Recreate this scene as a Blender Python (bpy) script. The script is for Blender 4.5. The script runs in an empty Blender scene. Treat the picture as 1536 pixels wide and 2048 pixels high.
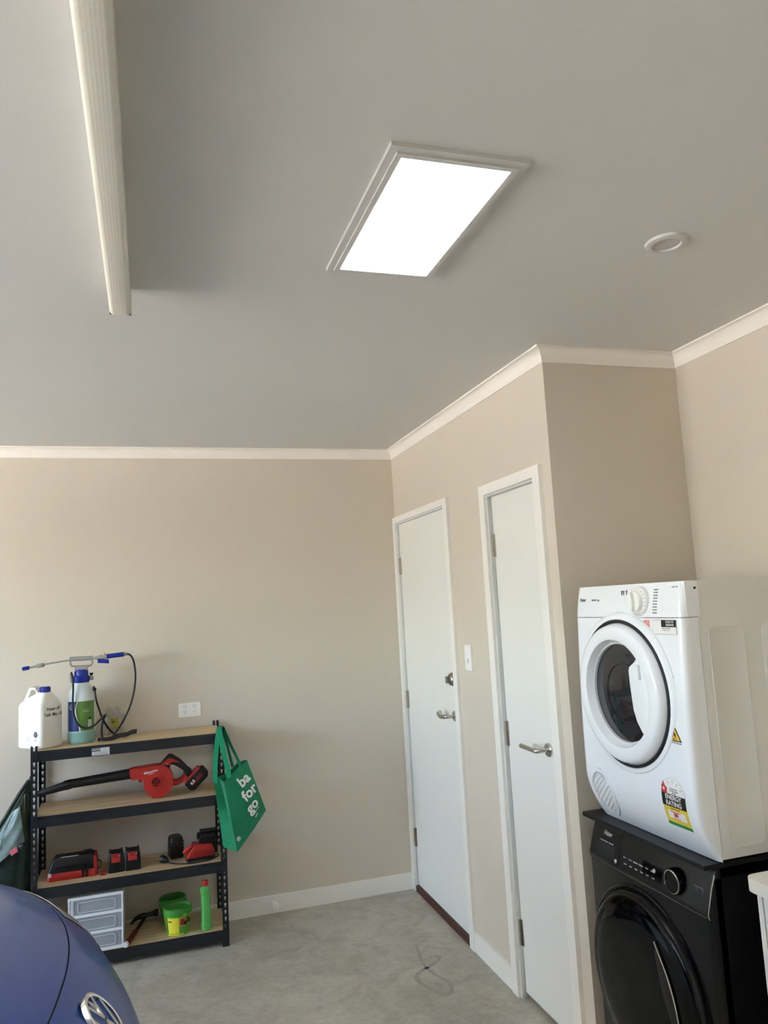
import bpy, bmesh, math, random
from mathutils import Vector, Matrix, Euler
random.seed(7)
PI = math.pi
SC = bpy.context.scene
C = SC.collection

# ------------------------------------------------------------------ camera
F_PX, YAW, PITCH, ROLL = 1513.45, -0.3049, 0.1196, -0.0542
CAM = Vector((-1.4204, -4.3079, 1.6162))
fw = Vector((-math.sin(YAW)*math.cos(PITCH), math.cos(YAW)*math.cos(PITCH), math.sin(PITCH)))
r0 = Vector((math.cos(YAW), math.sin(YAW), 0)); u0 = r0.cross(fw)
rt = r0*math.cos(ROLL)+u0*math.sin(ROLL); up = -r0*math.sin(ROLL)+u0*math.cos(ROLL)
cd = bpy.data.cameras.new('camera'); cam = bpy.data.objects.new('camera', cd); C.objects.link(cam)
cd.sensor_fit = 'HORIZONTAL'; cd.sensor_width = 36; cd.lens = 36*F_PX/1536; cd.clip_start = .02
m = Matrix((rt, up, -fw)).transposed().to_4x4(); m.translation = CAM; cam.matrix_world = m
SC.camera = cam
# ------------------------------------------------------------------ world, sun, exposure
w = bpy.data.worlds.new('sky'); SC.world = w; w.use_nodes = True
nt = w.node_tree; bg = nt.nodes['Background']
sky = nt.nodes.new('ShaderNodeTexSky'); sky.sky_type = 'NISHITA'
sky.sun_disc = False; sky.sun_elevation = math.radians(48); sky.sun_rotation = math.radians(20)
sky.air_density = 1.0; sky.dust_density = 2.5; sky.ozone_density = 1.0
nt.links.new(sky.outputs[0], bg.inputs[0]); bg.inputs[1].default_value = 1.3
sl = bpy.data.lights.new('sun', 'SUN'); sl.energy = 8.5; sl.angle = .01; sl.color = (1, .97, .93)
so = bpy.data.objects.new('sun', sl); C.objects.link(so)
so.rotation_euler = Vector((0.28, -0.62, -0.75)).to_track_quat('-Z', 'Y').to_euler()
vs = SC.view_settings
vs.view_transform = 'Standard'; vs.look = 'None'; vs.gamma = 1.0; vs.use_curve_mapping = False
vs.exposure = 2.32
SC.cycles.use_denoising = True
SC.cycles.max_bounces = 12; SC.cycles.diffuse_bounces = 7; SC.cycles.sample_clamp_indirect = 8

# ------------------------------------------------------------------ materials
def srgb(r, g, b):
    f = lambda c: (c/255)/12.92 if c/255 <= .04045 else ((c/255+.055)/1.055)**2.4
    return (f(r), f(g), f(b), 1)
MATS = {}
def mat(name, col, rough=.5, metal=0, noise=0, nscale=8, bump=0, bscale=60, coat=0, trans=0, alpha=1, emit=None, estr=0, ior=1.45, stretch=None, sheen=0):
    mm = bpy.data.materials.new(name); mm.use_nodes = True
    t = mm.node_tree; b = t.nodes['Principled BSDF']
    c = srgb(*col)
    b.inputs['Base Color'].default_value = c; b.inputs['Roughness'].default_value = rough
    b.inputs['Metallic'].default_value = metal; b.inputs['IOR'].default_value = ior
    b.inputs['Coat Weight'].default_value = coat; b.inputs['Coat Roughness'].default_value = .04
    b.inputs['Transmission Weight'].default_value = trans; b.inputs['Alpha'].default_value = alpha
    if sheen: b.inputs['Sheen Weight'].default_value = sheen
    if emit:
        b.inputs['Emission Color'].default_value = srgb(*emit); b.inputs['Emission Strength'].default_value = estr
    tc = t.nodes.new('ShaderNodeTexCoord'); mp = t.nodes.new('ShaderNodeMapping')
    t.links.new(tc.outputs['Object'], mp.inputs[0])
    if stretch: mp.inputs['Scale'].default_value = stretch
    if noise:
        n = t.nodes.new('ShaderNodeTexNoise'); n.inputs['Scale'].default_value = nscale; n.inputs['Detail'].default_value = 6
        t.links.new(mp.outputs[0], n.inputs['Vector'])
        r = t.nodes.new('ShaderNodeValToRGB')
        r.color_ramp.elements[0].position = .3; r.color_ramp.elements[1].position = .7
        r.color_ramp.elements[0].color = tuple(x*(1-noise) for x in c[:3])+(1,)
        r.color_ramp.elements[1].color = tuple(min(1, x*(1+noise)) for x in c[:3])+(1,)
        t.links.new(n.outputs[0], r.inputs[0]); t.links.new(r.outputs[0], b.inputs['Base Color'])
    if bump:
        n2 = t.nodes.new('ShaderNodeTexNoise'); n2.inputs['Scale'].default_value = bscale; n2.inputs['Detail'].default_value = 4
        t.links.new(mp.outputs[0], n2.inputs['Vector'])
        bp = t.nodes.new('ShaderNodeBump'); bp.inputs['Strength'].default_value = bump; bp.inputs['Distance'].default_value = .01
        t.links.new(n2.outputs[0], bp.inputs['Height']); t.links.new(bp.outputs[0], b.inputs['Normal'])
    MATS[name] = mm
    return mm
M = {}
M['wall'] = mat('beige wall paint', (208, 198, 182), .75, noise=.012, nscale=2, bump=.04, bscale=180)
M['ceil'] = mat('ceiling paint', (206, 204, 199), .85, noise=.01, nscale=1.5, bump=.02, bscale=150)
M['trim'] = mat('white gloss trim', (236, 233, 225), .38, noise=.01)
M['cornice'] = mat('cornice paint', (236, 230, 220), .6, noise=.01)
M['door'] = mat('white door paint', (228, 227, 220), .42, noise=.012, nscale=3)
M['jamb'] = mat('grey white jamb paint', (205, 206, 202), .45, noise=.012)
M['jamb2'] = mat('darker grey jamb strip', (186, 189, 188), .6)  # darker grey than the jamb lining, for the jamb strip beside the narrow leaf
M['white'] = mat('white plastic', (238, 237, 232), .35)
M['offwhite'] = mat('off white plastic', (222, 219, 210), .4)
M['sprgrey'] = mat('grey sprayer plastic', (150, 148, 140), .45)
M['grille'] = mat('grey white grille plastic', (196, 196, 194), .45)
M['enamel'] = mat('white enamel', (236, 238, 240), .22, coat=.3)
M['panelsteel'] = mat('white painted steel side', (222, 220, 214), .32, noise=.01, nscale=2)
M['ring'] = mat('pale grey plastic', (205, 206, 208), .32)
M['chrome'] = mat('satin chrome', (205, 203, 198), .22, 1)
M['nickel'] = mat('brushed nickel', (170, 164, 152), .33, 1)
M['dark'] = mat('dark rubber', (22, 22, 23), .55)
M['black'] = mat('black plastic', (13, 13, 14), .42, bump=.05, bscale=200)
M['blackgloss'] = mat('gloss black', (4, 4, 5), .06, ior=1.33)
M['graphite'] = mat('dark graphite panel', (36, 35, 34), .32, .4)
M['washbody'] = mat('black washer body', (11, 11, 12), .3)
M['rack'] = mat('black powder coat', (27, 29, 32), .45, noise=.15, nscale=40, bump=.05, bscale=300)
M['red'] = mat('red tool plastic', (172, 42, 35), .45)
M['redd'] = mat('dark red plastic', (150, 30, 30), .45)
M['green'] = mat('green fabric', (10, 128, 88), .8, noise=.06, nscale=30, bump=.15, bscale=400, sheen=.2)
M['greenfade'] = mat('green fabric strap', (14, 138, 96), .8, noise=.05, nscale=30)
M['print'] = mat('white print', (238, 244, 240), .6)
M['lime'] = mat('lime plastic', (84, 164, 62), .38)
M['limed'] = mat('lid green plastic', (64, 138, 50), .38, noise=.05, nscale=30)
M['bottle'] = mat('green bottle plastic', (90, 184, 92), .35)
M['yellow'] = mat('yellow label', (228, 220, 60), .5)
M['redcap'] = mat('red cap', (205, 50, 48), .4)
M['blue'] = mat('blue plastic', (22, 44, 140), .35, noise=.05)
M['can'] = mat('white can plastic', (238, 236, 226), .4, noise=.03, nscale=12)
M['tank'] = mat('frosted tank plastic', (206, 216, 214), .35)
M['liquid'] = mat('tank with green liquid', (132, 172, 162), .3)
M['labblue'] = mat('navy label', (30, 48, 104), .45, noise=.08, nscale=40)
M['labgreen'] = mat('green label', (98, 138, 62), .45, noise=.08, nscale=30)
M['labgreend'] = mat('dark green print', (66, 100, 42), .5)
M['frost'] = mat('frosted drawer plastic', (150, 158, 164), .35, noise=.05, nscale=20)
M['frostline'] = mat('clear drawer rim', (196, 202, 206), .3)
M['whitepl'] = mat('white drawer frame', (228, 232, 236), .35)
M['grip'] = mat('red rubber grip', (92, 22, 24), .55)
M['steel'] = mat('dark steel', (52, 50, 48), .4, .8)
M['sill'] = mat('stained timber sill', (72, 38, 28), .5, noise=.15, nscale=20)
M['paint'] = mat('blue car paint', (14, 68, 150), .32, .4, coat=.45)
M['carchrome'] = mat('chrome', (225, 225, 222), .08, 1)
M['glass'] = mat('tinted glass', (30, 36, 40), .05, coat=.4)
M['lens'] = mat('headlight lens', (176, 172, 160), .12, coat=.6)
M['tyre'] = mat('tyre rubber', (26, 26, 27), .8)
M['alloy'] = mat('alloy wheel', (180, 182, 184), .3, .9)
M['tarp'] = mat('dark green tarpaulin', (24, 44, 36), .42, noise=.25, nscale=18, bump=.4, bscale=40)
M['tarpo'] = mat('olive tarpaulin lining', (58, 62, 32), .5, noise=.2, nscale=18)
M['film'] = mat('grey green plastic film', (122, 142, 138), .22, noise=.18, nscale=14, bump=.5, bscale=30)
M['pink'] = mat('pink tag', (196, 96, 110), .5)
M['bench'] = mat('cream benchtop', (226, 220, 206), .35, noise=.01)
M['cab'] = mat('white cabinet', (226, 224, 218), .4)
M['diffuser'] = mat('prismatic diffuser', (214, 211, 197), .4)
M['concrete_out'] = mat('driveway concrete', (204, 196, 180), .85, noise=.06, nscale=3)
M['stickw'] = mat('sticker white', (232, 230, 224), .45)
M['stickg'] = mat('sticker grey', (196, 196, 196), .5)
M['stickb'] = mat('sticker black', (18, 18, 18), .45)
M['sticky'] = mat('sticker yellow', (226, 196, 62), .45)
M['stickamber'] = mat('sticker amber', (232, 182, 50), .45)
M['stickgreen'] = mat('sticker green', (20, 134, 62), .45)
M['stickr'] = mat('sticker red', (206, 52, 40), .45)
M['stickp'] = mat('sticker pink', (232, 176, 168), .5)
M['inkgrey'] = mat('grey ink', (110, 110, 112), .5)
M['drum'] = mat('door glass', (40, 40, 43), .08, coat=.5)
M['brass'] = mat('battery contact', (200, 196, 186), .25, .9)
M['packet'] = mat('clear packet', (214, 212, 202), .2, alpha=.35)
M['packy'] = mat('olive label', (176, 170, 70), .5)
M['lamp'] = mat('lit diffuser panel', (255, 255, 255), .5, emit=(236, 244, 255), estr=3.2)
M['lampoff'] = mat('unlit diffuser', (188, 184, 180), .4)
M['frame'] = mat('white metal frame', (200, 198, 193), .4)

# prismatic diffuser relief
t = M['diffuser'].node_tree; b = t.nodes['Principled BSDF']
tc = t.nodes.new('ShaderNodeTexCoord'); v = t.nodes.new('ShaderNodeTexVoronoi'); v.inputs['Scale'].default_value = 150
v.inputs['Randomness'].default_value = 0
t.links.new(tc.outputs['Object'], v.inputs['Vector'])
bp = t.nodes.new('ShaderNodeBump'); bp.inputs['Strength'].default_value = .25; bp.inputs['Distance'].default_value = .002
t.links.new(v.outputs['Distance'], bp.inputs['Height']); t.links.new(bp.outputs[0], b.inputs['Normal'])
b.inputs['Subsurface Weight'].default_value = .15

# concrete floor
def concrete():
    mm = bpy.data.materials.new('bare concrete floor'); mm.use_nodes = True
    t = mm.node_tree; b = t.nodes['Principled BSDF']; L = t.links.new
    tc = t.nodes.new('ShaderNodeTexCoord')
    def nz(s, d, dist=0):
        n = t.nodes.new('ShaderNodeTexNoise'); n.inputs['Scale'].default_value = s; n.inputs['Detail'].default_value = d
        n.inputs['Distortion'].default_value = dist
        L(tc.outputs['Object'], n.inputs['Vector']); return n
    a, c_, d = nz(1.6, 6, .6), nz(7, 8, 1.2), nz(40, 6)
    r = t.nodes.new('ShaderNodeValToRGB'); e = r.color_ramp.elements
    e[0].position = .32; e[0].color = srgb(170, 166, 154); e[1].position = .7; e[1].color = srgb(196, 191, 179)
    L(a.outputs[0], r.inputs[0])
    r2 = t.nodes.new('ShaderNodeValToRGB'); e = r2.color_ramp.elements
    e[0].position = .36; e[0].color = (.86, .85, .83, 1); e[1].position = .6; e[1].color = (1.05, 1.05, 1.05, 1)
    L(c_.outputs[0], r2.inputs[0])
    r3 = t.nodes.new('ShaderNodeValToRGB'); e = r3.color_ramp.elements
    e[0].position = .3; e[0].color = (.86, .86, .85, 1); e[1].position = .6; e[1].color = (1, 1, 1, 1)
    L(d.outputs[0], r3.inputs[0])
    def mul(x, y):
        mx = t.nodes.new('ShaderNodeMix'); mx.data_type = 'RGBA'; mx.blend_type = 'MULTIPLY'; mx.inputs[0].default_value = 1
        L(x, mx.inputs[6]); L(y, mx.inputs[7]); return mx.outputs[2]
    L(mul(mul(r.outputs[0], r2.outputs[0]), r3.outputs[0]), b.inputs['Base Color'])
    b.inputs['Roughness'].default_value = .55
    bp = t.nodes.new('ShaderNodeBump'); bp.inputs['Strength'].default_value = .08; bp.inputs['Distance'].default_value = .01
    L(c_.outputs[0], bp.inputs['Height']); L(bp.outputs[0], b.inputs['Normal'])
    return mm
M['floor'] = concrete()
# light timber board
def wood():
    mm = bpy.data.materials.new('pale particle board'); mm.use_nodes = True
    t = mm.node_tree; b = t.nodes['Principled BSDF']; L = t.links.new
    tc = t.nodes.new('ShaderNodeTexCoord'); mp = t.nodes.new('ShaderNodeMapping'); mp.inputs['Scale'].default_value = (3, 40, 40)
    L(tc.outputs['Object'], mp.inputs[0])
    n = t.nodes.new('ShaderNodeTexNoise'); n.inputs['Scale'].default_value = 1.6; n.inputs['Detail'].default_value = 6
    L(mp.outputs[0], n.inputs['Vector'])
    r = t.nodes.new('ShaderNodeValToRGB'); e = r.color_ramp.elements
    e[0].position = .3; e[0].color = srgb(176, 150, 112); e[1].position = .7; e[1].color = srgb(212, 190, 152)
    L(n.outputs[0], r.inputs[0]); L(r.outputs[0], b.inputs['Base Color']); b.inputs['Roughness'].default_value = .6
    return mm
M['wood'] = wood()

# ------------------------------------------------------------------ mesh helpers
def tag(o, label=None, cat=None, group=None, kind=None):
    if label: o['label'] = label
    if cat: o['category'] = cat
    if group: o['group'] = group
    if kind: o['kind'] = kind
    return o
def thing(name, label, cat, loc=(0, 0, 0), rot=(0, 0, 0), group=None):
    o = bpy.data.objects.new(name, None); C.objects.link(o); o.empty_display_size = .05
    o.location = loc; o.rotation_euler = rot
    return tag(o, label, cat, group)
def wmat(o):
    m = Matrix.LocRotScale(o.location, o.rotation_euler, o.scale)
    return wmat(o.parent) @ m if o.parent else m
def finish(name, bm, m, parent=None, world=False, smooth=None, bevel=0, bseg=2):
    if bevel:
        es = [e for e in bm.edges if len(e.link_faces) == 2 and e.calc_face_angle(0) > .5]
        bmesh.ops.bevel(bm, geom=es, offset=bevel, segments=bseg, profile=.6, affect='EDGES', clamp_overlap=True)
    bmesh.ops.recalc_face_normals(bm, faces=bm.faces)
    me = bpy.data.meshes.new(name)
    if world and parent: bm.transform(wmat(parent).inverted())
    bm.to_mesh(me); bm.free()
    o = bpy.data.objects.new(name, me); C.objects.link(o)
    me.materials.append(M[m] if isinstance(m, str) else m)
    if parent: o.parent = parent
    if smooth is not None:
        for p in me.polygons: p.use_smooth = True
        me.set_sharp_from_angle(angle=math.radians(smooth))
    return o
def BM(): return bmesh.new()
def abox(bm, a, b):
    x0, y0, z0 = a; x1, y1, z1 = b
    vs = [bm.verts.new(p) for p in ((x0,y0,z0),(x1,y0,z0),(x1,y1,z0),(x0,y1,z0),(x0,y0,z1),(x1,y0,z1),(x1,y1,z1),(x0,y1,z1))]
    for f in ((0,3,2,1),(4,5,6,7),(0,1,5,4),(1,2,6,5),(2,3,7,6),(3,0,4,7)): bm.faces.new([vs[i] for i in f])
    return bm
def box(name, a, b, m, parent=None, world=False, bevel=0, bseg=2):
    a2 = [min(x, y) for x, y in zip(a, b)]; b2 = [max(x, y) for x, y in zip(a, b)]
    return finish(name, abox(BM(), a2, b2), m, parent, world, 40 if bevel else None, bevel, bseg)
def atube(bm, pts, rad, n=10, cap=True, flat=1.0):
    pts = [Vector(p) for p in pts]; rads = rad if isinstance(rad, (list, tuple)) else [rad]*len(pts)
    rings = []; nrm = None
    for i, p in enumerate(pts):
        t = (pts[min(i+1, len(pts)-1)]-pts[max(i-1, 0)]).normalized()
        if nrm is None:
            nrm = Vector((0, 0, 1)) if abs(t.z) < .9 else Vector((0, 1, 0))
        nrm = (nrm-t*nrm.dot(t)).normalized(); bi = t.cross(nrm)
        rings.append([bm.verts.new(p+(nrm*math.cos(2*PI*k/n)*flat+bi*math.sin(2*PI*k/n))*rads[i]) for k in range(n)])
    for i in range(len(rings)-1):
        for k in range(n):
            bm.faces.new((rings[i][k], rings[i][(k+1) % n], rings[i+1][(k+1) % n], rings[i+1][k]))
    if cap: bm.faces.new(rings[0][::-1]); bm.faces.new(rings[-1])
    return bm
def spline(pts, k=6):
    P = [Vector(p) for p in pts]; P = [P[0]*2-P[1]]+P+[P[-1]*2-P[-2]]; out = []
    for i in range(1, len(P)-2):
        a, b, c, d = P[i-1:i+3]
        for j in range(k):
            s = j/k
            out.append(.5*((2*b)+(c-a)*s+(2*a-5*b+4*c-d)*s*s+(3*b-a-3*c+d)*s**3))
    out.append(P[-2]); return out
def tube(name, pts, rad, m, parent=None, world=False, n=10, flat=1.0):
    return finish(name, atube(BM(), pts, rad, n, True, flat), m, parent, world, 50)
def alathe(bm, prof, n=32, axis='z', o=(0, 0, 0), sx=1, sy=1):
    """prof: (radius, height) pairs; axis names the direction of height"""
    o = Vector(o); rings = []
    for r, h in prof:
        ring = []
        for k in range(n):
            c, s = r*math.cos(2*PI*k/n)*sx, r*math.sin(2*PI*k/n)*sy
            p = {'z': Vector((c, s, h)), 'x': Vector((h, c, s)), 'y': Vector((s, h, c))}[axis]
            ring.append(bm.verts.new(o+p))
        rings.append(ring)
    for i in range(len(rings)-1):
        for k in range(n):
            bm.faces.new((rings[i][k], rings[i][(k+1) % n], rings[i+1][(k+1) % n], rings[i+1][k]))
    if prof[0][0] > 1e-6: bm.faces.new(rings[0][::-1])
    if prof[-1][0] > 1e-6: bm.faces.new(rings[-1])
    bmesh.ops.remove_doubles(bm, verts=bm.verts, dist=1e-6)
    return bm
def lathe(name, prof, m, parent=None, world=False, n=32, axis='z', o=(0, 0, 0), smooth=35, sx=1, sy=1):
    return finish(name, alathe(BM(), prof, n, axis, o, sx, sy), m, parent, world, smooth)
AX = {'xz': lambda a, b, c: (a, c, b), 'yz': lambda a, b, c: (c, a, b), 'xy': lambda a, b, c: (a, b, c)}
def aprism(bm, outer, holes=(), plane='xz', c0=0, c1=.01):
    f = AX[plane]; es = []
    tmp = bmesh.new()
    for loop in [outer]+list(holes):
        vs = [tmp.verts.new((p[0], p[1], 0)) for p in loop]
        for i in range(len(vs)): es.append(tmp.edges.new((vs[i], vs[(i+1) % len(vs)])))
    bmesh.ops.triangle_fill(tmp, use_beauty=True, use_dissolve=False, edges=es)
    tmp.verts.index_update()
    V = [v.co.copy() for v in tmp.verts]; Fs = [[v.index for v in fc.verts] for fc in tmp.faces]
    bnd = [(e.verts[0].index, e.verts[1].index) for e in tmp.edges if len(e.link_faces) == 1]
    tmp.free()
    A = [bm.verts.new(f(p.x, p.y, c0)) for p in V]; B = [bm.verts.new(f(p.x, p.y, c1)) for p in V]
    for fc in Fs:
        bm.faces.new([A[i] for i in fc]); bm.faces.new([B[i] for i in reversed(fc)])
    for i, j in bnd: bm.faces.new((A[i], A[j], B[j], B[i]))
    return bm
def prism(name, outer, m, parent=None, world=False, holes=(), plane='xz', c0=0, c1=.01, bevel=0, smooth=30, bseg=2):
    bm = aprism(BM(), outer, holes, plane, c0, c1)
    if bevel: bmesh.ops.dissolve_limit(bm, angle_limit=.02, verts=bm.verts, edges=bm.edges)
    return finish(name, bm, m, parent, world, smooth, bevel, bseg)
def rrect(cx, cy, hx, hy, r, n=5):
    out = []
    for sx, sy, a0 in ((1, 1, 0), (-1, 1, 90), (-1, -1, 180), (1, -1, 270)):
        for k in range(n+1):
            a = math.radians(a0+90*k/n)
            out.append((cx+sx*(hx-r)+r*math.cos(a), cy+sy*(hy-r)+r*math.sin(a)))
    return out
def circ(cx, cy, r, n=24, a0=0, a1=360, ry=None):
    full = abs(a1-a0) >= 360
    k = n if full else n+1
    return [(cx+r*math.cos(math.radians(a0+(a1-a0)*i/n)), cy+(ry or r)*math.sin(math.radians(a0+(a1-a0)*i/n))) for i in range(k)]
def aloft(bm, rings, cap=True):
    R = [[bm.verts.new(p) for p in r] for r in rings]; n = len(R[0])
    for i in range(len(R)-1):
        for k in range(n): bm.faces.new((R[i][k], R[i][(k+1) % n], R[i+1][(k+1) % n], R[i+1][k]))
    if cap: bm.faces.new(R[0][::-1]); bm.faces.new(R[-1])
    return bm
def loft(name, rings, m, parent=None, world=False, smooth=40, cap=True):
    return finish(name, aloft(BM(), rings, cap), m, parent, world, smooth)
def agrid(bm, rows):
    R = [[bm.verts.new(p) for p in r] for r in rows]
    for i in range(len(R)-1):
        for k in range(len(R[0])-1): bm.faces.new((R[i][k], R[i][k+1], R[i+1][k+1], R[i+1][k]))
    return bm
def sheet(name, rows, m, parent=None, world=False, thick=.0015, smooth=50):
    """a surface given as rows of points, with real thickness"""
    bm = agrid(BM(), rows); bmesh.ops.recalc_face_normals(bm, faces=bm.faces)
    g = bmesh.ops.solidify(bm, geom=bm.faces[:], thickness=thick)
    return finish(name, bm, m, parent, world, smooth)
FACE = {'-x': Matrix(((0, 0, -1), (-1, 0, 0), (0, 1, 0))), '-y': Matrix(((1, 0, 0), (0, 0, -1), (0, 1, 0))), '+z': Matrix.Identity(3)}
def text(name, body, size, m, loc, face, parent, extrude=.0004, off=0, align='CENTER', sx=1, rot=0, space=1.0):
    cu = bpy.data.curves.new(name, 'FONT'); cu.body = body; cu.size = size; cu.extrude = extrude; cu.offset = off
    cu.align_x = align; cu.align_y = 'CENTER'; cu.resolution_u = 3; cu.space_line = space
    o = bpy.data.objects.new(name, cu); C.objects.link(o)
    dg = bpy.context.evaluated_depsgraph_get(); me = bpy.data.meshes.new_from_object(o.evaluated_get(dg))
    bpy.data.objects.remove(o); bpy.data.curves.remove(cu)
    R = (FACE[face] if isinstance(face, str) else face)
    mt = Matrix.Translation(loc) @ R.to_4x4() @ Matrix.Rotation(rot, 4, 'Z') @ Matrix.Diagonal((sx, 1, 1, 1))
    me.transform((wmat(parent).inverted() if parent else Matrix.Identity(4)) @ mt)
    me.materials.clear(); me.materials.append(M[m])
    me.name = name
    o = bpy.data.objects.new(name, me); C.objects.link(o); o.parent = parent
    return o
def struct(o, label=None): o['kind'] = 'structure'; return o

# ------------------------------------------------------------------ the room
YO, WX, HC = 1.8674, 0.5936, 2.535
XL, YF = -5.3, -6.4
struct(box('floor', (XL-.2, YF-.1, -.12), (WX+.1, .1, 0), 'floor'))
struct(box('ceiling', (XL-.2, YF-.1, HC), (WX+.1, .1, HC+.25), 'ceil'))
struct(box('wall_back', (XL, 0, 0), (.6, .1, HC), 'wall'))
bm = BM()
D1, D2 = (-.045, -.818, 2.086), (-1.306, -1.75, 2.062)      # door openings: far y, near y, head
for a, b in (((0, D1[0], 0), (.1, 0, HC)), ((0, D2[0], 0), (.1, D1[1], HC)), ((0, -YO, 0), (.1, D2[1], HC)),
             ((0, D1[1], D1[2]), (.1, D1[0], HC)), ((0, D2[1], D2[2]), (.1, D2[0], HC)), ((.1, -YO+.1, 0), (.2, 0, HC))):
    abox(bm, [min(p) for p in zip(a, b)], [max(p) for p in zip(a, b)])
struct(finish('wall_right', bm, 'wall'))
struct(box('wall_return', (.0, -YO-.0006, 0), (WX+.1, -YO, HC), 'wall'))
struct(box('wall_laundry', (WX, YF, 0), (WX+.1, -YO, HC), 'wall'))
struct(box('wall_front', (XL-.1, YF-.1, 0), (WX+.1, YF, HC), 'wall'))
bm = BM(); OY0, OY1, OZ = -3.95, -1.2, 2.25
abox(bm, (XL-.1, OY1, 0), (XL, .1, HC)); abox(bm, (XL-.1, YF, 0), (XL, OY0, HC)); abox(bm, (XL-.1, OY0, OZ), (XL, OY1, HC))
struct(finish('wall_left', bm, 'wall'))
struct(box('ground', (-40, -30, -.35), (XL-.2, 30, -.06), 'concrete_out'))
# cornice: cove profile, mitred at each corner
prof = [(0, -.056), (.004, -.056), (.005, -.05)]+[(.005+.03*(1-math.cos(a)), -.05+.043*math.sin(a)) for a in [PI/2*k/6 for k in range(1, 7)]]+[(.040, -.007), (.040, 0), (0, 0)]
path = [(XL, 0), (0, 0), (0, -YO), (WX, -YO), (WX, YF)]
offs = [(0, -1), (-1, -1), (-1, -1), (-1, -1), (-1, 0)]
for i in range(4):
    rings = [[(p[0]+d[0]*a, p[1]+d[1]*a, HC+z) for a, z in prof] for p, d in zip(path[i:i+2], offs[i:i+2])]
    struct(loft('trim_%d' % (i+1), rings, 'cornice', smooth=25))
# baseboards
struct(box('baseboard_back', (XL, -.013, 0), (-.016, 0, .088), 'trim', bevel=.004))
struct(box('baseboard_right', (-.013, -1.256, 0), (0, -.868, .088), 'trim', bevel=.004))
struct(box('baseboard_return', (.0, -YO-.013, 0), (WX, -YO-.0005, .088), 'trim', bevel=.004))
# floor stains: dried water marks with their own outline
def ribbon(pts, wd, z=.0004):
    P = spline(pts, 6); L_, R_ = [], []
    for i, p in enumerate(P):
        t_ = (P[min(i+1, len(P)-1)]-P[max(i-1, 0)]).normalized(); n_ = Vector((-t_.y, t_.x, 0))*wd*(.6+.6*random.random())
        L_.append(p+n_+Vector((0, 0, z))); R_.append(p-n_+Vector((0, 0, z)))
    return [L_, R_]
M['stain'] = mat('dried water stain', (150, 147, 138), .5, noise=.08, nscale=30)
fl = bpy.data.objects['floor']
for L_ in ([(-.236, -.685), (-.263, -.817), (-.271, -.915), (-.234, -.898), (-.188, -.859), (-.186, -.834), (-.229, -.832)],
           [(-.271, -.915), (-.33, -.961), (-.342, -1.026), (-.316, -1.104), (-.286, -1.16), (-.249, -1.157), (-.228, -1.091), (-.247, -1.021), (-.262, -.971), (-.271, -.915)],
           [(-.284, -1.059), (-.272, -1.086), (-.271, -1.102)]):
    sheet('water_stain', ribbon([(x, y, 0) for x, y in L_], .010), 'stain', fl, False, .0002)

# ------------------------------------------------------------------ doors
def hinge(parent, x, y, z, s=-1):
    bm = BM()
    for k in range(5): atube(bm, [(x-.006, y, z-.05+k*.02+.001), (x-.006, y, z-.05+k*.02+.019)], .0065, 8)
    abox(bm, (x-.003, y-.016, z-.05), (x+.0, y+.014, z+.05))
    return finish('hinge', bm, 'nickel', parent, True, 40)
def lever(parent, x, y, z, straight):
    h = lathe('rose', [(.026, 0), (.026, -.007), (.022, -.011), (.0, -.011)], 'chrome', parent, True, 28, 'x', (x, y, z))
    o = BM(); atube(o, spline([(x-.008, y, z), (x-.03, y, z), (x-.048, y+.004, z), (x-.054, y+.02, z)], 4), .0095, 10)
    if straight: atube(o, [(x-.054, y+.012, z), (x-.054, y+.125, z+.002)], .0098, 10)
    else: atube(o, spline([(x-.054, y+.015, z), (x-.056, y+.06, z-.004), (x-.05, y+.105, z+.004), (x-.036, y+.118, z+.006)], 5), [.0105]*14+[.012, .011], 10, True, 1.15)
    finish('lever', o, 'chrome', h, True, 50)
    return h
def doorset(n, D, leaf, ztrim, trimw, xleaf, zb, hz, label):
    t = bpy.data.objects.new('door_%d' % n, None); C.objects.link(t); t.location = (0, (D[0]+D[1])/2, 0); t['kind'] = 'structure'; t['label'] = label
    yf, yn, zh = D
    # architrave: two uprights and a head with mitred look
    yo_f, yo_n = trimw
    for nm, a, b in (('architrave', (-.017, yf, 0), (0, yo_f, ztrim)), ('architrave', (-.017, yo_n, 0), (0, yn+.0, ztrim)), ('architrave', (-.0172, yn, zh-.001), (0, yf, ztrim))):
        box(nm, a, b, 'trim', t, True, .003)
    # jamb lining and stop
    for a, b in (((-.004, yf-.011, 0), (.1, yf, zh)), ((-.004, yn, 0), (.1, yn+.011, zh)), ((-.004, yn+.011, zh-.011), (.1, yf-.011, zh))):
        box('jamb', a, b, 'jamb', t, True, .0015)
    box('stop', (xleaf+.037, yn+.011, 0), (xleaf+.05, yn+.03, zh-.011), 'jamb', t, True)
    lf = box('leaf', (xleaf, leaf[0], zb), (xleaf+.036, leaf[1], leaf[2]), 'door', t, True, .002)
    for z in hz: hinge(lf, xleaf, leaf[0]+.003, z)
    return t, lf
d1, lf1 = doorset(1, D1, (-.058, -.806, 2.073), 2.118, (-.002, -.868), .004, .035, (1.827, 1.057, .293), 'wide white flush door with lever and deadbolt beside the back corner')
box('sill', (-.012, -.807, 0), (.09, -.056, .033), 'sill', d1, True, .002)
lever(lf1, .004, -.772, 1.049, False)
k = lathe('deadbolt', [(.033, 0), (.033, -.004), (.027, -.016), (.02, -.02), (.0, -.02)], 'nickel', lf1, True, 28, 'x', (.004, -.762, 1.225))
box('thumb_turn', (-.034, -.767, 1.209), (-.016, -.757, 1.241), 'nickel', k, True, .003)
box('latch_plate', (-.0005, -.8065, 1.01), (.004, -.803, 1.085), 'nickel', lf1, True)
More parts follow.
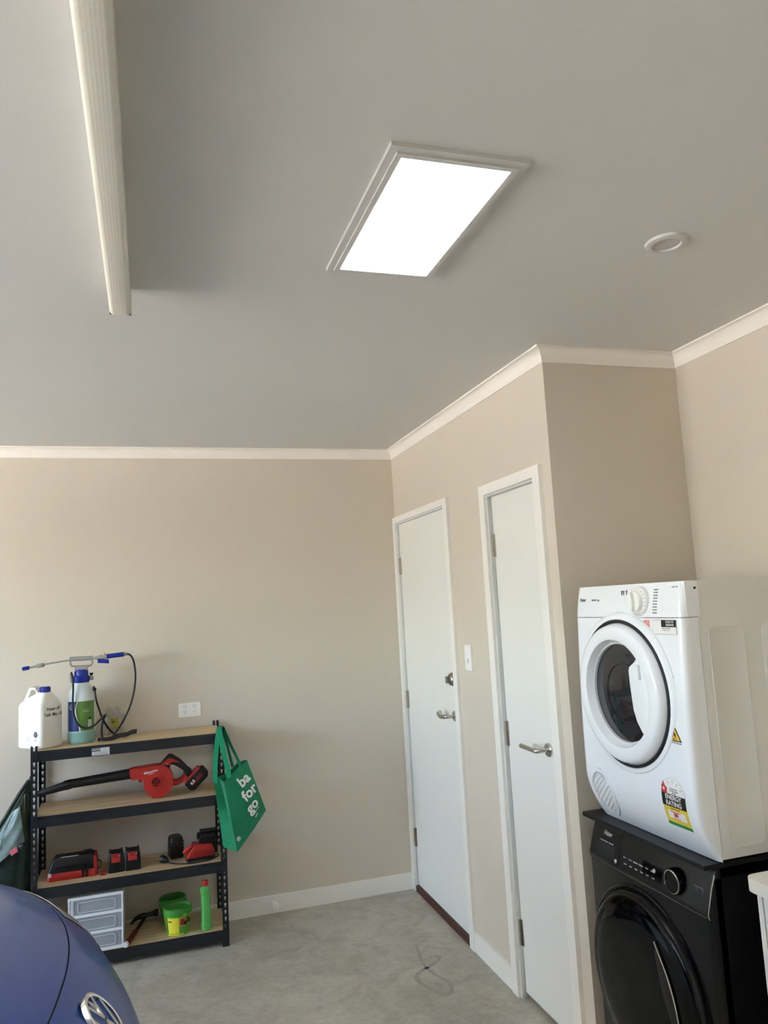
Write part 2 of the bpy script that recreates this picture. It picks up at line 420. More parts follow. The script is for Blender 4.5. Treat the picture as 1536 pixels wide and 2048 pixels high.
d2, lf2 = doorset(2, D2, (-1.3195, -1.718, 2.05), 2.104, (-1.256, -1.802), .014, .022, (1.838, 1.045, .252), 'narrow white flush cupboard door with straight lever')
lever(lf2, .014, -1.668, 1.033, True)
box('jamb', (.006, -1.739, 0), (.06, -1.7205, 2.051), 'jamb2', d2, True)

# ------------------------------------------------------------------ ceiling fixtures
SX0, SX1, SY0, SY1 = -.943, -.632, -2.973, -2.383
t = thing('ceiling_light_panel', 'rectangular lit ceiling panel in a stepped white frame', 'ceiling light', ((SX0+SX1)/2, (SY0+SY1)/2, HC))
cxm, cym, hx, hy = (SX0+SX1)/2, (SY0+SY1)/2, (SX1-SX0)/2, (SY1-SY0)/2
rc = lambda x, y: [(cxm-x, cym-y), (cxm+x, cym-y), (cxm+x, cym+y), (cxm-x, cym+y)]
prism('outer_frame', rc(hx, hy), 'frame', t, True, [rc(hx-.018, hy-.018)], 'xy', HC-.010, HC, 0)
prism('inner_frame', rc(hx-.0175, hy-.0175), 'frame', t, True, [rc(hx-.031, hy-.031)], 'xy', HC-.015, HC, 0)
box('diffuser', (cxm-hx+.0305, cym-hy+.0305, HC-.012), (cxm+hx-.0305, cym+hy-.0305, HC-.001), 'lamp', t, True)
t = thing('recessed_downlight', 'small round unlit downlight set in the ceiling', 'downlight', (-.082, -2.703, HC))
lathe('bezel', [(.035, -.0), (.035, -.004), (.038, -.010), (.044, -.011), (.054, -.007), (.056, 0)], 'frame', t, True, 40, 'z', (-.082, -2.703, HC))
lathe('lens', [(.0355, 0), (.0355, -.005), (.0, -.0052)], 'lampoff', t, True, 36, 'z', (-.082, -2.703, HC))
t = thing('fluorescent_batten', 'long unlit batten light with ribbed prismatic cover along the ceiling', 'batten light', (-1.484, -2.9, HC))
TY0, TY1, TX0, TX1 = -3.66, -2.154, -1.513, -1.455
box('base_tray', (TX0+.004, TY0, HC-.022), (TX1-.004, TY1+.0, HC), 'frame', t, True, .001)
box('end_cap', (TX0, TY1-.004, HC-.079), (TX1, TY1+.003, HC-.001), 'frame', t, True, .002)
box('end_cap', (TX0, TY0-.003, HC-.079), (TX1, TY0+.004, HC-.001), 'frame', t, True, .002)
pr = rrect((TX0+TX1)/2, HC-.05, (TX1-TX0)/2-.0005, .032, .012, 5)
loft('diffuser', [[(x, y, z) for x, z in pr] for y in [TY0+.003+(TY1-TY0-.009)*k/60 for k in range(61)]], 'diffuser', t, True, 40)
box('end_gap', (TX0+.001, TY1-.007, HC-.080), (TX1-.001, TY1-.0038, HC-.005), 'dark', t, True)
rb = BM()
for k in range(170):
    y = TY0+.01+k*.0088
    for x in (TX0-.0001, TX1-.0016): abox(rb, (x, y, HC-.070), (x+.0017, y+.0045, HC-.030))
o = finish('rib', rb, 'diffuser', t, True); o['kind'] = 'stuff'

# ------------------------------------------------------------------ wall fittings
t = thing('power_outlet', 'white double power point on the wall above the shelving', 'power outlet', (-1.222, 0, 1.104))
box('plate', (-1.2795, -.009, 1.067), (-1.164, 0, 1.140), 'white', t, True, .003)
for s in (-1, 1):
    x = -1.222+s*.0255
    lathe('socket_face', [(.0145, 0), (.0145, -.0015), (0, -.0015)], 'white', t, True, 24, 'y', (x, -.009, 1.091))
    for dx, dz, ro in ((-.005, .004, .5), (.005, .004, -.5), (0, -.006, 0)):
        o = box('slot', (-.0009, -.0112, -.003), (.0009, -.010, .003), 'dark', t)
        o.location = (x+1.222+dx, 0, 1.091-1.104+dz); o.rotation_euler = (0, -ro, 0)
    lathe('switch_rim', [(.0095, 0), (.0095, -.0012), (0, -.0012)], 'grille', t, True, 20, 'y', (x, -.009, 1.122))
    lathe('switch', [(.0075, 0), (.0075, -.003), (.006, -.0045), (0, -.0045)], 'white', t, True, 20, 'y', (x, -.009, 1.122))
t = thing('light_switch', 'white vertical wall switch plate between the two doors', 'light switch', (0, -1.0, 1.343))
box('plate', (-.009, -1.037, 1.285), (0, -.963, 1.400), 'white', t, True, .003)
box('rocker', (-.0125, -1.006, 1.318), (-.0085, -.994, 1.338), 'offwhite', t, True, .001)
t = thing('door_stop', 'small white round door stop on the back baseboard', 'door stop', (-.805, -.013, .045))
lathe('stem', [(.016, 0), (.014, -.02), (.014, -.03)], 'trim', t, True, 20, 'y', (-.805, -.013, .045))
lathe('bumper', [(.014, -.029), (.019, -.031), (.019, -.044), (.015, -.049), (0, -.05)], 'white', t, True, 20, 'y', (-.805, -.013, .045))

# ------------------------------------------------------------------ dryer
# front faces -x; side towards the camera at y = DR
DL, DRt, Z0, Z1 = -1.952, -2.508, .868, 1.632
XF = 0.0
dry = thing('tumble_dryer', 'white front loading tumble dryer stacked on the black washer', 'dryer', (.28, (DL+DRt)/2, Z0))
def xfront(z):
    # front face leans: slight bulge at the middle, tucking back at the bottom
    if z > 1.53: return XF+.018*((z-1.53)/.1)**1.5
    if z < 1.02: return XF-.014+.062*((1.02-z)/.152)**1.8
    return XF-.014*math.sin(min(1, (1.53-z)/.45)*PI/2)
# cabinet shell
o = box('cabinet', (.055, DRt, Z0+.006), (.57, DL, Z1), 'panelsteel', dry, True, .004)
prism('side_pressing', rrect(.145, 1.2, .06, .30, .02), 'panelsteel', o, True, [], 'xz', DRt-.0018, DRt+.001, .001)
prism('side_pressing', rrect(.40, 1.2, .13, .30, .02), 'panelsteel', o, True, [], 'xz', DRt-.0018, DRt+.001, .001)
# front panel as a lofted surface with rounded vertical edges and a circular recess
def frontrows(z0, z1, n, inset=0):
    rows = []
    for i in range(n+1):
        z = z0+(z1-z0)*i/n; x = xfront(z)
        row = []
        ys = [(0, .054), (0, .03), (0, .014), (.004, .006), (.012, .0012), (.022, 0)]
        for dy, dx in ys: row.append((max(x+dx, x) if x+dx < .054 else .054, DL-dy, z))
        for k in range(1, 24): row.append((x, DL-.022+(DRt-DL+.044)*k/24, z))
        for dy, dx in reversed(ys): row.append((x+dx if x+dx < .054 else .054, DRt+dy, z))
        rows.append(row)
    return rows
def closed(name, rows, m, parent):
    rr = [r+[(.056, r[-1][1], r[-1][2]), (.056, r[0][1], r[0][2])] for r in rows]
    return loft(name, rr, m, parent, True, 40)
closed('front_panel', frontrows(Z0, 1.5295, 40), 'enamel', dry)
cp = closed('control_panel', frontrows(1.5315, Z1+.001, 10), 'enamel', dry)
box('panel_side', (.02, DRt-.0012, 1.534), (.064, DRt+.01, Z1), 'enamel', cp, True, .001)
lathe('screw', [(.0035, 0), (.0035, -.002), (0, -.002)], 'dark', cp, True, 12, 'y', (.053, DRt-.001, 1.612))
DC = (-2.222, 1.300)
# raised surround of the door
lathe('door_surround', [(.250, .012), (.246, -.010), (.238, -.0165), (.226, -.018), (.222, -.006), (.222, .012)], 'enamel', dry, True, 64, 'x', (XF, DC[0], DC[1]), 30)
lathe('door_gasket', [(.224, .0), (.224, -.019), (.216, -.021), (.216, 0)], 'dark', dry, True, 64, 'x', (XF, DC[0], DC[1]), 30)
dd = lathe('door', [(.2155, -.0), (.2155, -.014), (.208, -.036), (.203, -.042), (.196, -.0445), (.168, -.0455), (.164, -.044), (.154, -.020), (.152, -.0)], 'enamel', dry, True, 72, 'x', (XF, DC[0], DC[1]), 32)
lathe('inner_ring', [(.1545, .0), (.1545, -.021), (.1505, -.0215), (.148, -.012), (.148, .0)], 'ring', dd, True, 64, 'x', (XF, DC[0], DC[1]), 40)
lathe('window', [(.1495, .0), (.1495, -.014), (.10, -.018), (.05, -.021), (0, -.022)], 'drum', dd, True, 48, 'x', (XF, DC[0], DC[1]), 50)
lathe('window_rib', [(.093, -.016), (.092, -.0215), (.089, -.0215), (.088, -.016)], 'drum', dd, True, 48, 'x', (XF, DC[0]-.012, DC[1]), 50)
# handle plate: covers the right part of the window
a0 = math.degrees(math.asin(.104/.152))
hp = [(DC[0]-.166*math.cos(math.radians(a)), DC[1]+.166*math.sin(math.radians(a))) for a in [43-(43+40)*k/18 for k in range(19)]]
hp += [(DC[0]-.121, DC[1]-.102), (DC[0]-.100, DC[1]-.074), (DC[0]-.087, DC[1]-.040), (DC[0]-.080, DC[1]+.03), (DC[0]-.079, DC[1]+.074), (DC[0]-.084, DC[1]+.086), (DC[0]-.112, DC[1]+.102), (DC[0]-.121, DC[1]+.112)]
prism('handle_plate', hp, 'enamel', dd, True, [], 'yz', XF-.0445, XF-.012, .004, 40)
prism('door_catch', rrect(DC[0]-.128, DC[1]+.075, .010, .022, .004), 'enamel', dd, True, [], 'yz', XF-.052, XF-.044, .002, 40)
# programme dial
xd = xfront(1.58)
dl = lathe('dial', [(.046, .004), (.046, -.008), (.043, -.012), (.034, -.013), (.033, -.020), (.030, -.024), (0, -.024)], 'white', cp, True, 48, 'x', (xd, -2.316, 1.580), 30)
o = prism('dial_pointer', [(-2.316-.005, 1.580-.029), (-2.316+.004, 1.580-.029), (-2.316+.009, 1.58), (-2.316+.001, 1.580+.029), (-2.316-.003, 1.580+.029), (-2.316-.009, 1.58)], 'white', dl, True, [], 'yz', xd-.034, xd-.02, .002, 30)
for k in range(14):
    a = math.radians(115-k*17)
    box('dial_mark', (xd-.0135, -2.316-.0395*math.cos(a)-.0012, 1.58+.0395*math.sin(a)-.0012), (xd-.011, -2.316-.0395*math.cos(a)+.0012, 1.58+.0395*math.sin(a)+.0012), 'inkgrey', dl, True)
def leanmat(z):
    s = (xfront(z+.005)-xfront(z-.005))/.01
    n = Vector((-1, 0, s)).normalized(); xx = Vector((0, -1, 0)); yy = n.cross(xx)
    return Matrix((xx, yy, n)).transposed()
def dtext(name, body, size, m, y, z, parent, **k):
    return text(name, body, size, m, (xfront(z)-.0006, y, z), leanmat(z), parent, .0004, **k)
dtext('maker_name', 'Haier', .016, 'inkgrey', -1.998, 1.589, cp, off=.0004)
dtext('model_print', 'DRYER  6kg', .009, 'inkgrey', -2.075, 1.587, cp)
for y, z in ((-2.222, 1.606), (-2.231, 1.606), (-2.247, 1.607)):
    box('indicator', (xfront(z)-.0015, y-.0022, z-.008), (xfront(z)+.003, y+.0022, z+.008), 'inkgrey', cp, True)
for k in range(9): dtext('programme_print', 'dry time', .006, 'inkgrey', -2.392, 1.613-k*.0085, cp)
dtext('print_line', 'Sensor dry', .006, 'inkgrey', -2.475, 1.618, cp)
# stickers on the front panel
def patch(name, y0, y1, z0, z1, m, parent, lift=.0006, n=6):
    rows = [[(xfront(z0+(z1-z0)*i/n)-lift, y, z0+(z1-z0)*i/n) for y in (y0, y1)] for i in range(n+1)]
    return sheet(name, rows, m, parent, True, .0003)
st = patch('info_sticker_border', -2.378, -2.486, 1.483, 1.5245, 'stickb', dry, .0004)
patch('sticker_face', -2.379, -2.485, 1.4838, 1.5237, 'stickw', st, .0009)
patch('sticker_block', -2.420, -2.4845, 1.504, 1.5235, 'stickb', st, .0013)
for k, s in enumerate(('SCAN TO', 'REGISTER')): text('sticker_words', s, .0082, 'stickw', (xfront(1.51)-.002, -2.459, 1.5185-k*.0085), '-x', st, .0002, off=.0002)
for k, s in enumerate(('Register your product', 'for support and tips', 'on your appliance')):
    text('sticker_words', s, .0042, 'stickb', (xfront(1.51)-.0016, -2.423, 1.5005-k*.0052), '-x', st, .0002, align='LEFT')
text('sticker_words', 'www.haier.com.au', .0045, 'stickb', (xfront(1.51)-.0016, -2.452, 1.4865), '-x', st, .0002)
pk = patch('pink_notice', -2.338, -2.366, 1.497, 1.524, 'stickp', dry)
for k in range(5): text('notice_words', 'WARNING DO NOT', .0032, 'stickr', (xfront(1.51)-.0012, -2.352, 1.5215-k*.0052), '-x', pk, .0002)
# drain hose pictogram
pc = prism('pictogram', [(-2.440, 1.325), (-2.466, 1.322), (-2.462, 1.350), (-2.452, 1.357), (-2.444, 1.349)], 'inkgrey', dry, True, [[(-2.4425, 1.327), (-2.4635, 1.325), (-2.460, 1.349), (-2.452, 1.354), (-2.4465, 1.348)]], 'yz', xfront(1.34)-.0006, xfront(1.34)+.004)
prism('flame_mark', [(-2.449, 1.328), (-2.455, 1.328), (-2.454, 1.345)], 'inkgrey', pc, True, [], 'yz', xfront(1.34)-.0006, xfront(1.34)+.004)
text('pictogram_words', 'Warning', .0065, 'inkgrey', (xfront(1.37)-.0008, -2.45, 1.366), '-x', pc, .0003)
text('pictogram_words', 'Do not cover', .0045, 'inkgrey', (xfront(1.315)-.0008, -2.452, 1.3145), '-x', pc, .0003)
# flammable warning triangle
xt = xfront(1.2)
tr = prism('warning_triangle', [(-2.4165, 1.186), (-2.4755, 1.186), (-2.446, 1.233)], 'stickb', dry, True, [], 'yz', xt-.0008, xt+.006)
prism('triangle_face', [(-2.4225, 1.1893), (-2.4695, 1.1893), (-2.446, 1.2265)], 'stickamber', tr, True, [], 'yz', xt-.0013, xt)
fz = [(0, -.009), (-.006, -.006), (-.0075, 0), (-.0045, .006), (-.001, .015), (.001, .008), (.004, .007), (.0075, .001), (.006, -.006)]
prism('flame', [(-2.446-a, 1.2025+b) for a, b in fz], 'stickb', tr, True, [], 'yz', xt-.0017, xt)
prism('flame_heart', [(-2.446-a*.45, 1.1985+b*.45) for a, b in fz], 'stickamber', tr, True, [], 'yz', xt-.0021, xt)
box('flame_base', (xt-.0017, -2.457, 1.1915), (xt, -2.435, 1.193), 'stickb', tr, True)
text('warning_words', 'RISK OF FIRE  flammable', .0055, 'stickb', (xt-.001, -2.446, 1.182), '-x', tr, .0002)
# energy rating label
E0, E1 = -2.366, -2.468
en = patch('energy_label', E0, E1, .943, 1.034, 'sticky', dry, .0008)
rows = []
half = [(E0+(E1-E0)*(.5-.5*math.cos(PI*k/20)), 1.034+.046*math.sin(PI*k/20)) for k in range(21)]
prism('energy_arch_edge', [(y, z) for y, z in half], 'stickg', en, True, [], 'yz', xfront(1.04)-.0006, xfront(1.04)+.004)
prism('energy_arch', [(E0+(y-E0)*.985-.0008, 1.034+(z-1.034)*.97) for y, z in half], 'stickw', en, True, [], 'yz', xfront(1.04)-.001, xfront(1.04)+.004)
prism('star_band', [(E0, 1.034), (E0-.0045, 1.055), (E0-.012, 1.066), (E0-.018, 1.054), (E0-.026, 1.050), (E0-.0245, 1.034)], 'stickr', en, True, [], 'yz', xfront(1.04)-.0016, xfront(1.04)+.003)
def star(y, z, r, m, parent, x):
    pts = [(y+rr*math.sin(2*PI*k/10), z+rr*math.cos(2*PI*k/10)) for k, rr in enumerate([r, r*.42]*5)]
    return prism('star', pts, m, parent, True, [], 'yz', x, x+.003)
star(E0-.0125, 1.0455, .0068, 'stickw', en, xfront(1.04)-.0021)
for a in (118, 88, 58, 28):
    star((E0+E1)/2-.038*math.cos(math.radians(a)), 1.036+.034*math.sin(math.radians(a)), .0052, 'stickg', en, xfront(1.04)-.0015)
for k, s in enumerate(('The more stars', 'the more energy', 'efficient')): text('energy_words', s, .0052, 'stickb', (xfront(1.045)-.0018, (E0+E1)/2-.004, 1.050-k*.0058), '-x', en, .0002)
patch('energy_black', E0, E1, .999, 1.034, 'stickb', en, .0014)
text('energy_words', 'ENERGY', .0185, 'stickw', (xfront(1.026)-.0024, (E0+E1)/2, 1.0252), leanmat(1.025), en, .0003, off=.0003)
text('energy_words', 'RATING', .0185, 'stickw', (xfront(1.008)-.0024, (E0+E1)/2, 1.0085), leanmat(1.008), en, .0003, off=.0003)
patch('energy_box', E0-.016, E1+.010, .965, .988, 'stickw', en, .0016)
text('energy_words', '261', .0135, 'stickr', (xfront(.978)-.0026, (E0+E1)/2, .9775), leanmat(.978), en, .0003, off=.0009)
text('energy_words', 'Energy consumption', .0048, 'stickr', (xfront(.99)-.0022, (E0+E1)/2, .986), leanmat(.986), en, .0002)
text('energy_words', 'kWh per year', .0048, 'stickr', (xfront(.968)-.0024, (E0+E1)/2, .968), leanmat(.968), en, .0002)
for k in range(2): text('energy_words', 'When tested in accordance with AS/NZS', .0044, 'stickb', (xfront(.955-.005*k)-.0014, (E0+E1)/2, .9605-k*.006), leanmat(.957), en, .0002)
text('energy_words', 'Compare this model', .0048, 'stickb', (xfront(.994)-.0014, (E0+E1)/2, .994), leanmat(.994), en, .0002)
patch('energy_green', E0, E1, .943, .952, 'stickgreen', en, .0016, 2)
# air vent, lower left
VC = (-2.049, .962)
zc = lambda z: xfront(z)
rows = []
def ell(c, ry, rz, z_off, n=40, tilt=0): return [(c[0]+ry*math.cos(2*PI*k/n), c[1]+rz*math.sin(2*PI*k/n)) for k in range(n)]
def proj(name, outer, inner, m, parent, dx0, dx1):
    ro = [(xfront(z)+dx0, y, z) for y, z in outer]; ri = [(xfront(z)+dx0, y, z) for y, z in inner]
    ro2 = [(xfront(z)+dx1, y, z) for y, z in outer]; ri2 = [(xfront(z)+dx1, y, z) for y, z in inner]
    bm = aloft(BM(), [ri2, ri, ro, ro2], False); return finish(name, bm, m, parent, True, 30)
vn = proj('vent_rim', ell(VC, .062, .078, 0), ell(VC, .052, .067, 0), 'enamel', dry, -.006, .004)
o = loft('vent_back', [[(xfront(z)-.0008, y, z) for y, z in ell(VC, .053, .068, 0)], [(xfront(z)+.002, y, z) for y, z in ell(VC, .053, .068, 0)]], 'grille', vn, True)
for k in range(-4, 5):
    # slanted slats across the opening
    d = Vector((-.80, .60)); nrm = Vector((-.60, -.80)); c0 = Vector(VC)+nrm*(k*.0135)
    off = abs(k*.0135); 
    ln = math.sqrt(max(0, .060**2-off**2))*.98
    P = []
    for s in range(9):
        q = c0+d*(ln*(s/4-1)); P.append((xfront(q.y)-.003, q.x, q.y))
    tube('slat', P, .0016, 'white', vn, True, 6)

# ------------------------------------------------------------------ washer
WL, WR, WZ = -1.915, -2.500, .850
ws = thing('washing_machine', 'black front loading washing machine standing under the white dryer', 'washing machine', (.3, (WL+WR)/2, 0))
box('cabinet', (.03, WR, .012), (.575, WL, .825), 'washbody', ws, True, .004)
for y in (WL-.05, WR+.05):
    for x in (.08, .53): lathe('foot', [(.02, 0), (.02, .013)], 'dark', ws, True, 16, 'z', (x, y, 0))
XW = .002
def wring(z, x, rr=.012):
    return [(.05, WL, z), (x+rr, WL, z), (x+rr*.3, WL-rr*.3, z), (x, WL-rr, z), (x, WR+rr, z), (x+rr*.3, WR+rr*.3, z), (x+rr, WR, z), (.05, WR, z)]
loft('front_panel', [wring(z, x) for z, x in ((.02, .004), (.1, XW), (.5, XW), (.722, XW))], 'washbody', ws, True, 35)
pan = [(.724, XW+.001), (.73, XW-.003), (.74, XW-.0035), (.80, XW+.014), (.825, XW+.024), (WZ, XW+.034)]
cpw = loft('control_panel', [wring(z, x, .008) for z, x in pan], 'graphite', ws, True, 25)
def xpan(z):
    for (a, xa), (b_, xb) in zip(pan, pan[1:]):
        if a <= z <= b_: return xa+(xb-xa)*(z-a)/(b_-a)
    return XW
def pmat(z):
    s = (xpan(z+.004)-xpan(z-.004))/.008
    n = Vector((-1, 0, s)).normalized(); xx = Vector((0, -1, 0)); return Matrix((xx, n.cross(xx), n)).transposed()
# bright edge lines around the panel
tube('edge_strip', [(xpan(z)-.0005, WR-.0006, z) for z in (.726, .733, .74, .80, .825, .836)], .0016, 'chrome', cpw, True, 6)
tube('edge_strip', [(xpan(.728)-.0012, y, .7275) for y in (WL-.01, WR+.01)], .0009, 'chrome', cpw, True, 6)
def slab(name, y0, y1, z0, z1, m, parent, d0=-.001, d1=.004):
    rings = []
    for z in (z0, (z0+z1)/2, z1): rings.append([(xpan(z)+d0, y0, z), (xpan(z)+d0, y1, z), (xpan(z)+d1, y1, z), (xpan(z)+d1, y0, z)])
    return loft(name, rings, m, parent, True)
slab('seam', -2.0865, -2.0885, .727, .836, 'dark', cpw, -.0006)
dw = slab('detergent_drawer', -1.925, -2.084, .742, .832, 'graphite', cpw, -.0012)
slab('drawer_pull', -1.958, -2.062, .748, .788, 'dark', dw, -.002)
slab('display', -2.205, -2.300, .752, .792, 'blackgloss', cpw, -.001)
def ptext(body, size, y, z, m='offwhite', **k): return text('panel_print', body, size, M_TXT(m), (xpan(z)-.0016, y, z), pmat(z), cpw, .0002, **k)
M_TXT = lambda m: m
ptext('Haier', .020, -2.010, .8175, 'stickg', off=.0005)
ptext('Prewash  Softener', .006, -1.995, .7935); ptext('Main wash', .006, -2.035, .7935)
for i, s in enumerate(('Mixed', 'Cotton', 'Synthetics', 'Delicates', 'Wool', 'Hygiene')):
    ptext(s, .0058, -2.115-.028*i, .775); ptext('Quick', .0058, -2.122-.028*i, .758)
for i in range(3): ptext('Spin', .006, -2.318, .786-.012*i)
o = lathe('dial', [(.036, .004), (.036, -.018), (.034, -.022), (.029, -.024), (.028, -.022), (0, -.022)], 'blackgloss', cpw, True, 48, 'x', (xpan(.783)+.002, -2.366, .783), 30)
lathe('dial_ring', [(.0335, -.0195), (.0325, -.0235), (.0295, -.0245), (.0285, -.0195)], 'chrome', o, True, 48, 'x', (xpan(.783)+.002, -2.366, .783), 50)
lathe('button', [(.006, .002), (.006, -.003), (0, -.004)], 'stickg', cpw, True, 20, 'x', (xpan(.752), -2.072, .7515))
lathe('button', [(.006, .002), (.006, -.003), (0, -.004)], 'stickg', cpw, True, 20, 'x', (xpan(.778), -2.262, .778))
pl = prism('power_mark', rrect(-2.452, .785, .019, .0095, .0045), 'inkgrey', cpw, True, [rrect(-2.452, .785, .0178, .0083, .004)], 'yz', xpan(.785)-.0012, xpan(.785)+.004)
lathe('power_ring', [(.005, 0), (.005, -.001), (.004, -.001), (.004, 0)], 'inkgrey', pl, True, 18, 'x', (xpan(.785)-.001, -2.452, .785))
# door
WC = (-2.190, .425)
lathe('door_surround', [(.285, .006), (.282, -.004), (.276, -.007), (.268, -.004), (.266, .006)], 'blackgloss', ws, True, 72, 'x', (XW, *WC), 40)
wd = lathe('door', [(.262, .006), (.262, -.012), (.258, -.022), (.248, -.027), (.236, -.026), (.226, -.030), (.20, -.034), (.16, -.037), (.10, -.040), (0, -.042)], 'blackgloss', ws, True, 80, 'x', (XW, *WC), 60)
lathe('door_trim', [(.2655, .004), (.2655, -.014), (.262, -.019), (.2605, -.019), (.2605, .004)], 'graphite', wd, True, 80, 'x', (XW, *WC), 40)
hpz = [(-2.295, .60), (-2.318, .565), (-2.345, .52), (-2.368, .46), (-2.378, .40), (-2.372, .35), (-2.355, .37), (-2.338, .41), (-2.315, .46), (-2.300, .52), (-2.293, .56)]
prism('door_handle', hpz, 'black', wd, True, [], 'yz', XW-.040, XW-.026, .003, 40)
tube('handle_edge', spline([(XW-.0405, *p) for p in hpz[0:6]], 4), .0022, 'chrome', wd, True, 6)
box('kick_panel', (XW-.0005, WL-.012, .025), (XW+.02, WR+.012, .115), 'washbody', ws, True, .002)
# stacking plate between the two machines
bm = abox(BM(), (-.004, DRt+.004, .853), (.57, -1.90, .866))
o = finish('stacking_kit', bm, 'black', None, False, None, .003)
tag(o, 'thin black stacking plate between the dryer and the washer', 'stacking plate')

# ------------------------------------------------------------------ laundry cabinet beside the machines
bt = thing('laundry_cabinet', 'white laundry cabinet under the pale benchtop', 'cabinet', (.3, -2.95, 0))
BX, BY, BZ = .032, -2.605, .868
box('body', (BX+.045, -3.34, .1), (.58, BY-.022, BZ-.0335), 'cab', bt, True, .001)
box('plinth', (BX+.08, -3.33, 0), (.57, BY-.03, .1), 'cab', bt, True)
box('end_panel', (BX+.022, BY-.036, .0), (.58, BY-.020, BZ-.0335), 'cab', bt, True, .002)
for i in range(2):
    y0 = BY-.039-.349*i
    d_ = box('cabinet_door', (BX+.024, y0-.345, .11), (BX+.044, y0, BZ-.04), 'cab', bt, True, .002)
    tube('handle', [(BX+.024, y0-.30*(1-i)-.03*i, .70), (BX+.006, y0-.30*(1-i)-.03*i, .70), (BX+.006, y0-.30*(1-i)-.03*i, .60), (BX+.024, y0-.30*(1-i)-.03*i, .60)], .004, 'chrome', d_, True, 8)
pr = rrect(0, 0, 1, 1, .1)
bm = BM(); R_ = .03
outl = [(.59, -3.36), (.59, BY)]+[(BX+R_-R_*math.sin(a), BY-R_+R_*math.cos(a)) for a in [PI/2*k/6 for k in range(7)]]+[(BX, -3.36)]
aprism(bm, outl, [], 'xy', BZ-.033, BZ)
bmesh.ops.dissolve_limit(bm, angle_limit=.02, verts=bm.verts, edges=bm.edges)
o = finish('benchtop', bm, 'bench', None, False, 40, .007, 4)
tag(o, 'pale cream benchtop with a rounded corner on the white cabinet', 'benchtop')

# ------------------------------------------------------------------ boltless shelving
RX0, RX1, RYF, RYB = -1.962, -1.073, -.318, -.015
SH = (.076, .396, .715, 1.013); RT = 1.037
rk = thing('shelving_unit', 'black slotted steel shelving with four pale timber shelves', 'shelving', ((RX0+RX1)/2, (RYF+RYB)/2, 0))
def keyhole(c, z):
    return [(c-.0048, z+.009), (c-.0025, z+.0115), (c+.0025, z+.0115), (c+.0048, z+.009), (c+.0048, z+.002), (c+.0022, z-.003), (c+.0022, z-.0085), (c-.0022, z-.0085), (c-.0022, z-.003), (c-.0048, z+.002)]
pitch = .0318; hz = [.03+pitch*k for k in range(32) if .03+pitch*k < RT-.02]
pmesh = {}
def post(x0, ycorner, sx, sy):
    """angle post: corner at (x0, ycorner), flanges run sx in x and sy in y"""
    bm = BM()
    xa, xb = sorted((x0, x0+sx*.030)); ya, yb = sorted((ycorner, ycorner+sy*.030))
    def rim(c0, c1):
        c = (c0+c1)/2
        return [(c0, 0), (c1, 0), (c1, RT), (c+.006, RT), (c+.004, RT-.008), (c-.004, RT-.008), (c-.006, RT), (c0, RT)]
    aprism(bm, rim(xa, xb), [keyhole((xa+xb)/2, z) for z in hz], 'xz', ycorner, ycorner+sy*.0018)
    aprism(bm, rim(ya, yb), [keyhole((ya+yb)/2, z) for z in hz], 'yz', x0, x0+sx*.0018)
    return finish('post', bm, 'rack', rk, True)
post(RX0, RYF, 1, 1); post(RX1, RYF, -1, 1); post(RX0, RYB, 1, -1); post(RX1, RYB, -1, -1)
for z in SH:
    for y, s in ((RYF+.003, 1), (RYB-.003, -1)):
        # rolled beam: face with a stepped lip
        pf = [(y, z-.050), (y, z-.016), (y+s*.004, z-.013), (y+s*.004, z-.001), (y+s*.018, z-.001), (y+s*.018, z-.015), (y+s*.006, z-.019), (y+s*.006, z-.046), (y+s*.020, z-.046), (y+s*.020, z-.05)]
        pf = [(a, b) for a, b in pf]
        prism('beam', pf, 'rack', rk, True, [], 'yz', RX0+.004, RX1-.004, 0)
    for x, s in ((RX0+.003, 1), (RX1-.003, -1)):
        box('side_beam', (x, RYF+.02, z-.050), (x+s*.006, RYB-.02, z-.014), 'rack', rk, True)
    box('shelf_board', (RX0+.012, RYF+.0105, z-.0135), (RX1-.012, RYB-.0105, z), 'wood', rk, True, .001)
for x in (RX0+.015, RX1-.015):
    for y in (RYF+.015, RYB-.015): box('post_foot', (x-.0165, y-.0165, 0), (x+.0165, y+.0165, .006), 'black', rk, True, .002)
lb = box('beam_label', (-1.694, RYF+.0022, .966), (-1.614, RYF+.0032, 1.000), 'stickg', rk, True)
box('label_head', (-1.693, RYF+.0016, .985), (-1.655, RYF+.0024, .9985), 'stickb', lb, True)
text('label_words', 'WARNING', .0085, 'stickw', (-1.673, RYF+.0014, .992), '-y', lb, .0002, off=.0002)
for k in range(3): text('label_words', 'max load per shelf evenly spread', .0046, 'inkgrey', (-1.654, RYF+.0020, .9795-k*.0055), '-y', lb, .0002)

# ------------------------------------------------------------------ white jerry can
jc = thing('jerry_can', 'white plastic jerry can with blue cap and handwriting on the shelf end', 'jerry can', (-1.936, -.190, SH[3]), (0, 0, math.radians(44)))
